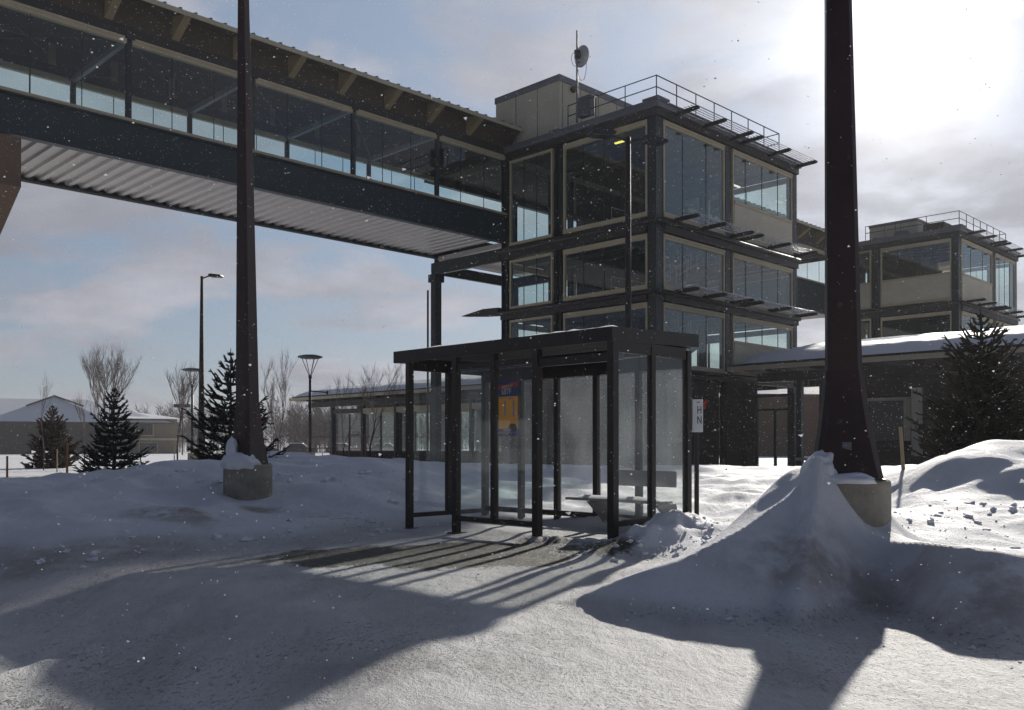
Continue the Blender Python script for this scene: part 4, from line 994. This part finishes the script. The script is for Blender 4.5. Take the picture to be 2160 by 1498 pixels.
wv=m.build('window',M['beige'],r); m=MB(); m.box(7.0,7.05,-8.0,-6.4,1.5,3.35); m.build('pane',M['winfar'],wv)
MB().box(6.80,6.89,-8.8,-8.35,.8,3.9).build('wall_panel',M['panel'],r)
MB().box(6.80,6.89,-5.1,-5.0,.3,4.4).build('rain_pipe',M['railred'],r)
MB().box(6.2,6.9,-4.1,-3.3,.55,.68).build('bench_ledge',M['fascia'],r)
# glazed waiting room under the left canopy
r=empty('waiting_room',tuple(N0),rz=BR,label='long glazed waiting room with a low dark wall under the left canopy',cat='waiting room')
MB().box(6.75,6.95,12.,38.4,0,.82).build('low_wall',M['brick'],r)
MB().box(10.9,11.1,12.,38.4,0,.82).build('low_wall',M['brick'],r)
m=MB(); m.box(6.6,7.0,12.,34.3,3.78,4.18); m.box(10.9,11.1,12.,38.4,3.85,4.15); m.build('header',M['beige'],r)
m=MB(); m.box(6.6,7.0,34.3,38.5,3.85,4.2); m.build('header',M['darksteel'],r)
bb=[12.8,17.1,21.4,25.7,30.,34.3,38.5]
for p,q in zip(bb[:-1],bb[1:]):
    for a in (6.85,11.):
        m=MB()
        for u in np.linspace(p,q,3): m.box(a-.04,a+.04,u-.05,u+.05,.82,3.8)
        m.box(a-.05,a+.05,p,q,.82,.92)
        w=m.build('window',M['steel'],r)
        m=MB(); m.quad((a,p+.05,.92),(a,q-.05,.92),(a,q-.05,3.8),(a,p+.05,3.8)); m.build('pane',M['glass'],w,fix=False)
for b0,b1 in ((31.,32.),(26.6,27.6),(20.,22.6),(14.,16.)): MB().box(8.2,9.2,b0,b1,0,3.8).build('partition',M['interior'],r)
m=MB()
for b in (28.7,): m.box(7.6,7.7,b,b+1.6,1.9,2.25)
m.box(7.6,7.7,36.3,37.3,2.1,2.45); m.build('hanging_sign',M['black'],r)
MB().box(7.4,8.0,17.,19.5,.0,1.3).build('yellow_cabinet',simple('ochre_cabinet',(.22,.17,.04),.6),r)
MB().box(5.3,6.6,11.5,40.,.0,.12).build('platform_edge',M['stakepale'],r)

WARP[0]=None
# ------------------------------------------------------------------ trees
def spruce(x,y,height,width,seed,label,zb=None,mat='needle',whorls=15,dens=1.,sparse_top=.25,lean=0.,fat=1.):
    rg=random.Random(seed); z0=h(x,y)-.05 if zb is None else zb
    r=empty('spruce_tree',(x,y,z0),label=label,cat='spruce tree')
    MB().tube([(0,0,-.2),(lean*.5,0,height*.5),(lean,0,height*.985)],[height*.018+.012,height*.012,.008],7).build('trunk',M['bark'],r)
    m=MB()
    def brush(p,q,rad,n=4):
        # needle-covered shoot: a ragged bottle brush
        p=Vector(p);q=Vector(q); d=(q-p); ln=d.length
        if ln<1e-4: return
        d/=ln; u=d.orthogonal().normalized(); w_=d.cross(u)
        m.tube([p,p+d*ln*.5,q],[rad*.55,rad*.6,rad*.25],4,cap=False)
        k=max(3,int(ln/.020*dens))
        for i in range(k):
            t=rg.random(); a=rg.random()*6.283; s=(u*math.cos(a)+w_*math.sin(a))
            b=p+d*ln*t; tip=b+s*rad*rg.uniform(.9,1.5)+d*rad*rg.uniform(.7,1.4)
            sd_=d.cross(s)*rad*.22
            m.tri(tuple(b-sd_),tuple(b+sd_),tuple(tip))
    R0=width/2
    for wl in range(whorls):
        t=wl/(whorls-1); z=height*(.04+.90*t**.93); L0=R0*(1-t)**.80*rg.uniform(.85,1.1)+.05
        nb=rg.randint(7,9) if t<.7 else rg.randint(4,6)
        ph=rg.random()*6.28
        for b in range(nb):
            a=ph+6.283*b/nb+rg.uniform(-.3,.3); Lb=L0*rg.uniform(.72,1.2)
            up=rg.uniform(.15,.42)+.55*t
            base=Vector((lean*z/height,0,z)); dr=Vector((math.cos(a),math.sin(a),0))
            mid=base+dr*Lb*.55+Vector((0,0,Lb*(up*.35-.12))); tip=base+dr*Lb+Vector((0,0,Lb*up))
            rad=(.030+.012*height/3*.6)*fat
            brush(base+dr*.03,mid,rad*.9); brush(mid,tip,rad)
            ns=max(2,int(Lb/.10*1.5))
            for s_ in range(ns):
                tt=rg.uniform(.18,.98); bp=base.lerp(mid,tt/.55) if tt<.55 else mid.lerp(tip,(tt-.55)/.45)
                side=rg.choice((-1,1)); aa=a+side*rg.uniform(.5,1.1); l2=Lb*(1-tt*.75)*rg.uniform(.25,.52)+.03
                q=bp+Vector((math.cos(aa),math.sin(aa),rg.uniform(.05,.6)))*l2
                brush(bp,q,rad*.85)
                if l2>.16:
                    for _ in range(2):
                        t3=rg.uniform(.3,.9); b3=bp.lerp(q,t3); a3=aa+rg.choice((-1,1))*.8
                        brush(b3,b3+Vector((math.cos(a3),math.sin(a3),rg.uniform(.1,.6)))*l2*.45,rad*.75)
    for k in range(4):
        a=rg.random()*6.28; q=Vector((lean,0,height*.93)); brush(q,q+Vector((math.cos(a)*.09,math.sin(a)*.09,.12))*height/3,.02)
    brush((lean,0,height*.9),(lean,0,height),.022)
    m.build('crown',M[mat],r,fix=False)
    return r
M['needledark']=simple('dark_spruce_needle',(.040,.036,.024),.85,0,.4,2.)
spruce(-10.35,24.,2.58,1.95,3,'bushy young spruce standing on the left snow bank in front of the low house',zb=.17,whorls=15,dens=1.1)
spruce(-6.1,20.,2.5,1.95,5,'young spruce half hidden behind the left light pole',zb=None,whorls=14)
spruce(-22.4,45.,3.25,2.5,9,'rusty dark spruce at far left behind the wooden stakes',zb=.0,mat='needlebrown',whorls=16,dens=.4,fat=2.)
spruce(9.15,18.,3.2,2.7,12,'spruce at the right edge in front of the snowy canopy roof',zb=.66,mat='needledark',whorls=20,dens=1.0,fat=.95)
spruce(11.7,20.,2.6,2.3,14,'second dark spruce cut by the right edge of the picture',zb=.66,mat='needledark',whorls=16,dens=.9,fat=1.2)

def bare_tree(x,y,height,label,seed,spread=.45,levels=4,zb=0.,trunk=.12,r0=None,kids=(3,4),upright=.6,stems=1,name='bare_tree',cat='tree'):
    rg=random.Random(seed); r=empty(name,(x,y,zb),label=label,cat=cat)
    m=MB(); tr=MB(); r0=(r0 or height*.014)*.8
    def grow(p,d,ln,rad,lv,mb):
        pts=[p]; q=p; dd=d.copy()
        for i in range(3):
            dd=(dd+Vector((rg.gauss(0,.07),rg.gauss(0,.07),upright*.10))).normalized(); q=q+dd*ln/3; pts.append(q)
        mb.tube(pts,[rad,rad*.8,rad*.6,rad*.4],4 if lv<levels-1 else 3,cap=False)
        if lv>=levels: return
        for k in range(rg.randint(*kids)+(1 if lv==levels-1 else 0)):
            t=rg.uniform(.35,1.); i=min(2,int(t*3)); b=pts[i].lerp(pts[i+1],t*3-i)
            a=rg.random()*6.283; s=Vector((math.cos(a),math.sin(a),0))
            nd_=(dd+s*spread*rg.uniform(.6,1.3)+Vector((0,0,upright*.25))).normalized()
            grow(b,nd_,ln*rg.uniform(.55,.78),rad*.58,lv+1,m)
    for s_ in range(stems):
        a=rg.random()*6.28; off=Vector((math.cos(a),math.sin(a),0))*(.25 if stems>1 else 0)
        tr_top=Vector((0,0,height*trunk))
        tr.tube([Vector((0,0,-.3)),tr_top],[r0*1.2,r0],6)
        grow(tr_top,(Vector((0,0,1))+off).normalized(),height*.42,r0*.85,1,m)
    tr.build('trunk',M['bark'],r); m.build('crown',M['twig'],r,fix=False)
    return r
bare_tree(-39.5,90.,9.6,'big vase shaped leafless tree behind the low house',4,spread=.42,levels=6,trunk=.20,r0=.13,stems=4,kids=(3,4),upright=.5)
bare_tree(-14.5,40.,4.0,'slender leafless tree with upright twigs left of the far park lamp',7,spread=.40,levels=5,trunk=.30,r0=.045,kids=(3,5),upright=.9,stems=2)
bare_tree(-11.4,45.,4.6,'leafless young tree just right of the left light pole',12,spread=.40,levels=5,trunk=.25,r0=.045,kids=(3,4),upright=.9,stems=2,zb=.3)
bare_tree(-10.6,58.,5.2,'leafless young tree at the edge of the woods beyond the pole',15,spread=.4,levels=5,trunk=.2,r0=.05,upright=.9,stems=2)
bare_tree(-8.6,56.,6.1,'crooked leafless tree in front of the waiting room glass',23,spread=.62,levels=5,trunk=.22,r0=.07,kids=(3,4),upright=.8,stems=2,zb=-.1)
bare_tree(-27.,60.,5.4,'thin leafless sapling in front of the snowy house roof',31,spread=.4,levels=5,trunk=.25,r0=.045,upright=.9)
bare_tree(-20.8,41.,3.6,'leafless sapling staked beside the rusty spruce',33,spread=.35,levels=4,trunk=.3,r0=.03,upright=.9)
bare_tree(-17.6,38.,2.9,'leafless sapling between the rusty spruce and the bushy spruce',35,spread=.35,levels=4,trunk=.3,r0=.03,upright=.9)
bare_tree(-34.,105.,6.,'small leafless tree at the right end of the house roof',37,spread=.5,levels=5,trunk=.2,r0=.07)
def stake(x,y,hh,lean,mt,label):
    o=MB().tube([(0,0,-.3),(lean,0,hh)],[.028,.025],6).build('wooden_stake',M[mt],None); o.location=(x,y,h(x,y)); tag(o,label,'stake')
stake(-12.36,22.6,.70,.0,'stake','orange wooden stake at the far left edge in the lit snow')
stake(-10.27,21.3,.86,.01,'stake','taller orange wooden stake left of the bushy spruce')
stake(-18.73,38.,.95,.0,'stakepale','pale wooden stake under the rusty spruce')
stake(-17.2,37.6,.9,.0,'stakepale','pale wooden stake in front of the thin sapling between the spruces')
stake(-13.9,38.,1.1,.0,'stakepale','pale stake at the foot of the slender leafless tree')
stake(-15.4,38.5,.8,-.12,'lamp','leaning dark stake right of the bushy spruce')
stake(-12.1,30.,.5,-.16,'lamp','short dark leaning stake on the snow between bushy spruce and pole')
stake(5.7,13.4,.62,-.06,'stakepale','pale wooden stake on the right snow bank below the spruce')
o=MB(); 
for k in range(2): o.box(-.09+.1*k,-.01+.1*k,-.03,.03,-.2,.95)
o=o.build('red_marker',M['railred'],None); o.location=(-30.,53.,.1); tag(o,'dull red marker post pair at the far left edge','marker')

# ------------------------------------------------------------------ far left house
r=empty('house',(-64.,128.,.5),rz=R_(21),label='long low house with a snowy hipped roof behind the spruces at left',cat='house')
MB().box(-28,8.5,0,16,-.5,4.0).build('wall',M['sidinggrey'],r)
MB().box(8.51,16.5,-.6,14,-.5,4.6).build('wall',M['siding'],r)
MB().box(8.3,16.7,-.85,-.61,1.55,1.85).build('string_course',M['fascia'],r)
for x0,x1,z0,z1 in ((11.,13.2,2.3,4.0),(11.5,13.8,-.1,1.2)):
    w=MB().box(x0-.12,x1+.12,-.72,-.601,z0-.12,z1+.12).build('window',M['fascia'],r); MB().box(x0,x1,-.76,-.721,z0,z1).build('pane',M['winfar'],w)
m=MB(); 
def hip(m,x0,x1,y0,y1,z0,z1,ex,ey):
    ym=(y0+y1)/2; i=len(m.v)
    m.v+=[(x0,y0,z0),(x1,y0,z0),(x1,y1,z0),(x0,y1,z0),(x0+ex,ym,z1),(x1-ey,ym,z1)]
    m.f+=[(i,i+1,i+5,i+4),(i+1,i+2,i+5),(i+2,i+3,i+4,i+5),(i+3,i,i+4),(i,i+3,i+2,i+1)]
hip(m,-30,16.,-1.6,17.6,4.05,7.6,17,12); m.build('roof',M['snow'],r)
m=MB(); hip(m,-8,8.,-1.8,12.,4.06,7.9,7.9,7.9); m.build('porch_roof',M['snow'],r)
m=MB(); hip(m,6.,17.6,-1.9,15.,4.62,5.7,5,6); m.build('wing_roof',M['snow'],r)
MB().box(-30,16,-1.68,-1.60,3.85,4.08).build('eave_board',M['sidinggrey'],r)
m=MB(); m.tube([(-8,-1.9,4.1),(0,5.1,7.93),(7.9,-1.9,4.1)],.14,5,cap=False) if 0 else m.tube([(-3.2,1.8,6.35),(0,5.0,7.95),(4.,2.,6.4)],.13,5); m.build('ridge_board',M['bark'],r)
m=MB(); m.box(-22,-18.5,-.9,2,4.2,4.9); m.build('roof_hatch',M['bark'],r)
# small sign or mast lamp by the house
x,y=-40.,112.
r=empty('floodlight_mast',(x,y,0),label='short dark floodlight mast beyond the right end of the house',cat='floodlight')
MB().tube([(0,0,0),(0,0,5.9)],.09,6).build('pole',M['lamp'],r); MB().box(-1.0,1.0,-.2,.2,5.9,6.3).build('head',M['lamp'],r)

# ------------------------------------------------------------------ distant woods, rail fence, cars
def woods(name,label,spots,seed,hmin,hmax):
    rg=random.Random(seed); m=MB()
    for (x0,x1,y0,y1,n) in spots:
        for i in range(n):
            x=rg.uniform(x0,x1); y=rg.uniform(y0,y1); hh=rg.uniform(hmin,hmax); w=hh*rg.uniform(.18,.34)
            m.tube([(x,y,-.5),(x,y,hh*.8)],[.10,.05],3,cap=False)
            for k in range(46):
                z=hh*rg.uniform(.12,.95); a=rg.random()*6.28; l=w*(1.1-z/hh)*rg.uniform(.5,1.4)+.4
                ex,ey=x+math.cos(a)*l,y+math.sin(a)*l*.6; ez=z+l*rg.uniform(.5,1.6); tw=.055*rg.uniform(.6,1.3)
                m.tri((x,y,z-tw),(x,y,z+tw),(ex,ey,ez))
                m.tri((x+.5*(ex-x),y+.5*(ey-y),z+.5*(ez-z)),(x+.5*(ex-x)+tw,y+.5*(ey-y),z+.5*(ez-z)+tw),(ex+rg.uniform(-.9,.9),ey,ez+rg.uniform(.1,.8)))
    o=m.build(name,M['twig'],None,fix=False); tag(o,label,'woods',kind='stuff')
woods('far_woods','brown leafless woods along the horizon behind the station',[(-75,-20,165,200,150),(-45,25,150,185,230),(20,75,160,200,90)],5,6.,10.)
def fence():
    x0,y0,x1,y1=-19.5,88.,-4.,84.
    r=empty('platform_fence',(x0,y0,0),rz=math.atan2(y1-y0,x1-x0),label='long dark railing beyond the park lamp and the left canopy',cat='fence')
    Lf=math.hypot(x1-x0,y1-y0)
    m=MB()
    for z in (2.05,1.0): m.tube([(0,0,z),(Lf,0,z)],.05,5)
    m.build('rail',M['rail'],r)
    m=MB(); k=0.
    while k<=Lf: m.tube([(k,0,0),(k,0,2.05)],.04,5); k+=1.55
    m.build('post',M['railred'],r)
fence()
r=empty('platform_gate',(-10.6,60.,0),label='faded red railing end beside the left end of the waiting room',cat='railing')
m=MB()
for x in (0,.9,1.05): m.tube([(x,0,-.1),(x,0,2.0)],.05,6)
for z in (.5,1.9): m.tube([(0,0,z),(1.05,0,z)],.035,5)
m.build('frame',M['railred'],r)
def car(x,y,rz,paint,label):
    r=empty('parked_car',(x,y,.05),rz=rz,label=label,cat='car',group='cars parked beyond the tracks')
    m=MB(); m.prism([(-2.2,.35),(2.2,.35),(2.25,.8),(1.5,.98),(-2.1,1.02),(-2.25,.8)],1,-.88,.88); m.prism([(-1.7,1.02),(.95,.99),(.35,1.48),(-1.2,1.5)],1,-.76,.76); m.build('body',M[paint],r,bevel=.05)
    m=MB(); m.prism([(-1.45,1.06),(.75,1.04),(.3,1.40),(-1.1,1.42)],1,-.79,.79); m.build('side_window',M['carglass'],r)
    m=MB(); m.prism([(-1.6,1.51),(.3,1.49),(.25,1.56),(-1.2,1.60)],1,-.7,.7); m.build('roof_snow',M['snow'],r,bevel=.02)
    for sx in (-1.4,1.4):
        for sy in (-.85,.85): m=MB(); m.tube([(sx,sy-.1,.33),(sx,sy+.1,.33)],.33,14); m.build('wheel',M['rubber'],r)
car(-32.,118.,R_(5),'carpaint','dark parked car seen just left of the left light pole')
car(-27.2,119.,R_(5),'carpaint','dark parked car farthest left beyond the railing right of the left pole')
car(-21.5,118.,R_(4),'carred','dark red parked car beyond the railing near the park lamp')
car(-16.0,119.,R_(3),'carpaint','dark parked car beyond the railing by the canopy end')
# orange sign right of the left pole
r=empty('direction_sign',(-12.95,47.,0.2),label='small orange sign under a dark plate beside the left light pole',cat='sign')
MB().tube([(0,0,0),(0,0,3.2)],.05,6).build('post',M['lamp'],r)
MB().box(-.22,.25,-.09,-.05,2.05,2.55).build('orange_plate',M['orange'],r,bevel=.01)
MB().box(-.26,.10,-.09,-.05,2.62,3.2).build('dark_plate',M['lamp'],r,bevel=.01)
# red brick building far beyond the passage
r=empty('brick_building',(35.,100.,-.9),rz=R_(8),label='plain red brick building seen through the passage under the right canopy',cat='building')
M['redbrick']=simple('red_brick',(.13,.055,.04),.9,0,.2,.6)
MB().box(-10,14,0,16,-.5,7.4).build('wall',M['redbrick'],r)
MB().box(-10.2,14.2,-.2,16.2,7.41,7.7).build('coping',M['slab'],r)
MB().box(-10.05,14.05,-.04,-.001,3.5,3.62).build('string_course',M['slab'],r)

# ------------------------------------------------------------------ snow in the air
def flakes():
    g=np.random.default_rng(5); n=42000
    # fill the air between the camera and the towers
    r_=1.6+ (g.random(n)**.62)*30; az_=np.radians(g.uniform(-38,40,n)); x=r_*np.sin(az_); y=r_*np.cos(az_)
    z=g.random(n)**1.25*(r_*.62+1.6)-.1
    size=.0013+.0042*g.random(n)**4.5+.00015*r_
    V=np.zeros((n,4,3)); 
    base=np.array([[1,1,1],[1,-1,-1],[-1,1,-1],[-1,-1,1]],float)/1.732
    q=g.normal(size=(n,3,3)); q,_=np.linalg.qr(q)
    st=g.uniform(.6,1.9,(n,1,1))
    V=np.einsum('ij,njk->nik',base,q)*size[:,None,None]
    V[:,:,0:1]*=st
    V+=np.stack([x,y,z],1)[:,None,:]
    keep=(z>H(x,y,False)+.02); V=V[keep]; n=len(V)
    F=np.array([[0,1,2],[0,3,1],[0,2,3],[1,3,2]])
    faces=(np.arange(n)[:,None,None]*4+F[None]).reshape(-1,3)
    me=bpy.data.meshes.new('falling_snow'); me.from_pydata(V.reshape(-1,3).tolist(),[],faces.tolist())
    me.materials.append(translucent('snowflake',(.95,.95,.97),.55))
    o=bpy.data.objects.new('falling_snow',me); COL.objects.link(o); tag(o,kind='stuff'); 
flakes()

def clods():
    import bmesh
    rg=random.Random(77); V=[];F=[]
    bm=bmesh.new(); bmesh.ops.create_icosphere(bm,subdivisions=2,radius=1.); base=[tuple(v.co) for v in bm.verts]; bf=[tuple(v.index for v in f.verts) for f in bm.faces]; bm.free()
    def put(x,y,s):
        s*=.62
        z=h(x,y); o=len(V); sx,sy,sz=s*rg.uniform(.8,1.5),s*rg.uniform(.7,1.3),s*rg.uniform(.5,.9); a=rg.random()*6.28; ca,sa=math.cos(a),math.sin(a); sd_=rg.random()*50
        for (p,q_,r_) in base:
            k=1+1.1*float(vnoise(p*1.6+sd_,q_*1.6+r_*1.3,3))+.6*float(vnoise(p*4+sd_,q_*4+r_*3,4)); px_,py_,pz_=p*sx*k,q_*sy*k,r_*sz*k
            V.append((x+px_*ca-py_*sa,y+px_*sa+py_*ca,z+pz_+s*.15))
        F.extend(tuple(i+o for i in f) for f in bf)
    def along(pts,n,spread,s0,s1):
        for i in range(n):
            k=rg.randrange(len(pts)-1); t=rg.random(); (xa,ya),(xb,yb)=pts[k],pts[k+1]
            put(xa+(xb-xa)*t+rg.gauss(0,spread),ya+(yb-ya)*t+rg.gauss(0,spread),s0+(s1-s0)*rg.random()**3)
    along([(-5.2,9.),(-3.9,10.),(-2.9,11.),(-2.1,12.2),(-1.8,13.2)],110,.35,.015,.09)
    along([(.95,9.5),(1.5,9.3),(2.0,9.6),(2.3,10.2)],90,.18,.012,.06)
    along([(.5,9.9),(1.1,10.3),(1.3,11.)],30,.12,.012,.04)
    along([(-6.5,14.2),(-5.,15.4),(-3.2,15.5),(-2.2,15.2)],60,.6,.03,.12)
    along([(2.9,8.),(3.8,8.2),(4.8,8.8),(5.2,9.6)],110,.45,.012,.06)
    along([(.9,5.9),(1.6,5.6),(2.3,5.3),(2.9,4.9)],26,.25,.010,.03)
    along([(-1.8,8.6),(-.6,8.3),(.5,8.9)],40,.4,.008,.022)
    me=bpy.data.meshes.new('snow_clods'); me.from_pydata(V,[],F); me.materials.append(M['snow'])
    o=bpy.data.objects.new('snow_clods',me); COL.objects.link(o); tag(o,kind='stuff')
clods()
# ------------------------------------------------------------------ blowing snow haze in the air
def haze(dens):
    m=bpy.data.materials.new('blowing_snow_air'); m.use_nodes=True; nt=m.node_tree; nt.nodes.remove(nt.nodes['Principled BSDF'])
    v=nt.nodes.new('ShaderNodeVolumePrincipled'); v.inputs['Color'].default_value=(.93,.93,.95,1); v.inputs['Density'].default_value=dens; v.inputs['Anisotropy'].default_value=.08
    nt.links.new(v.outputs[0],nt.nodes['Material Output'].inputs['Volume'])
    o=MB().box(-1000,1000,-1000,1000,-1.6,26.).build('haze',m,None); tag(o,kind='stuff')
haze(.00078)
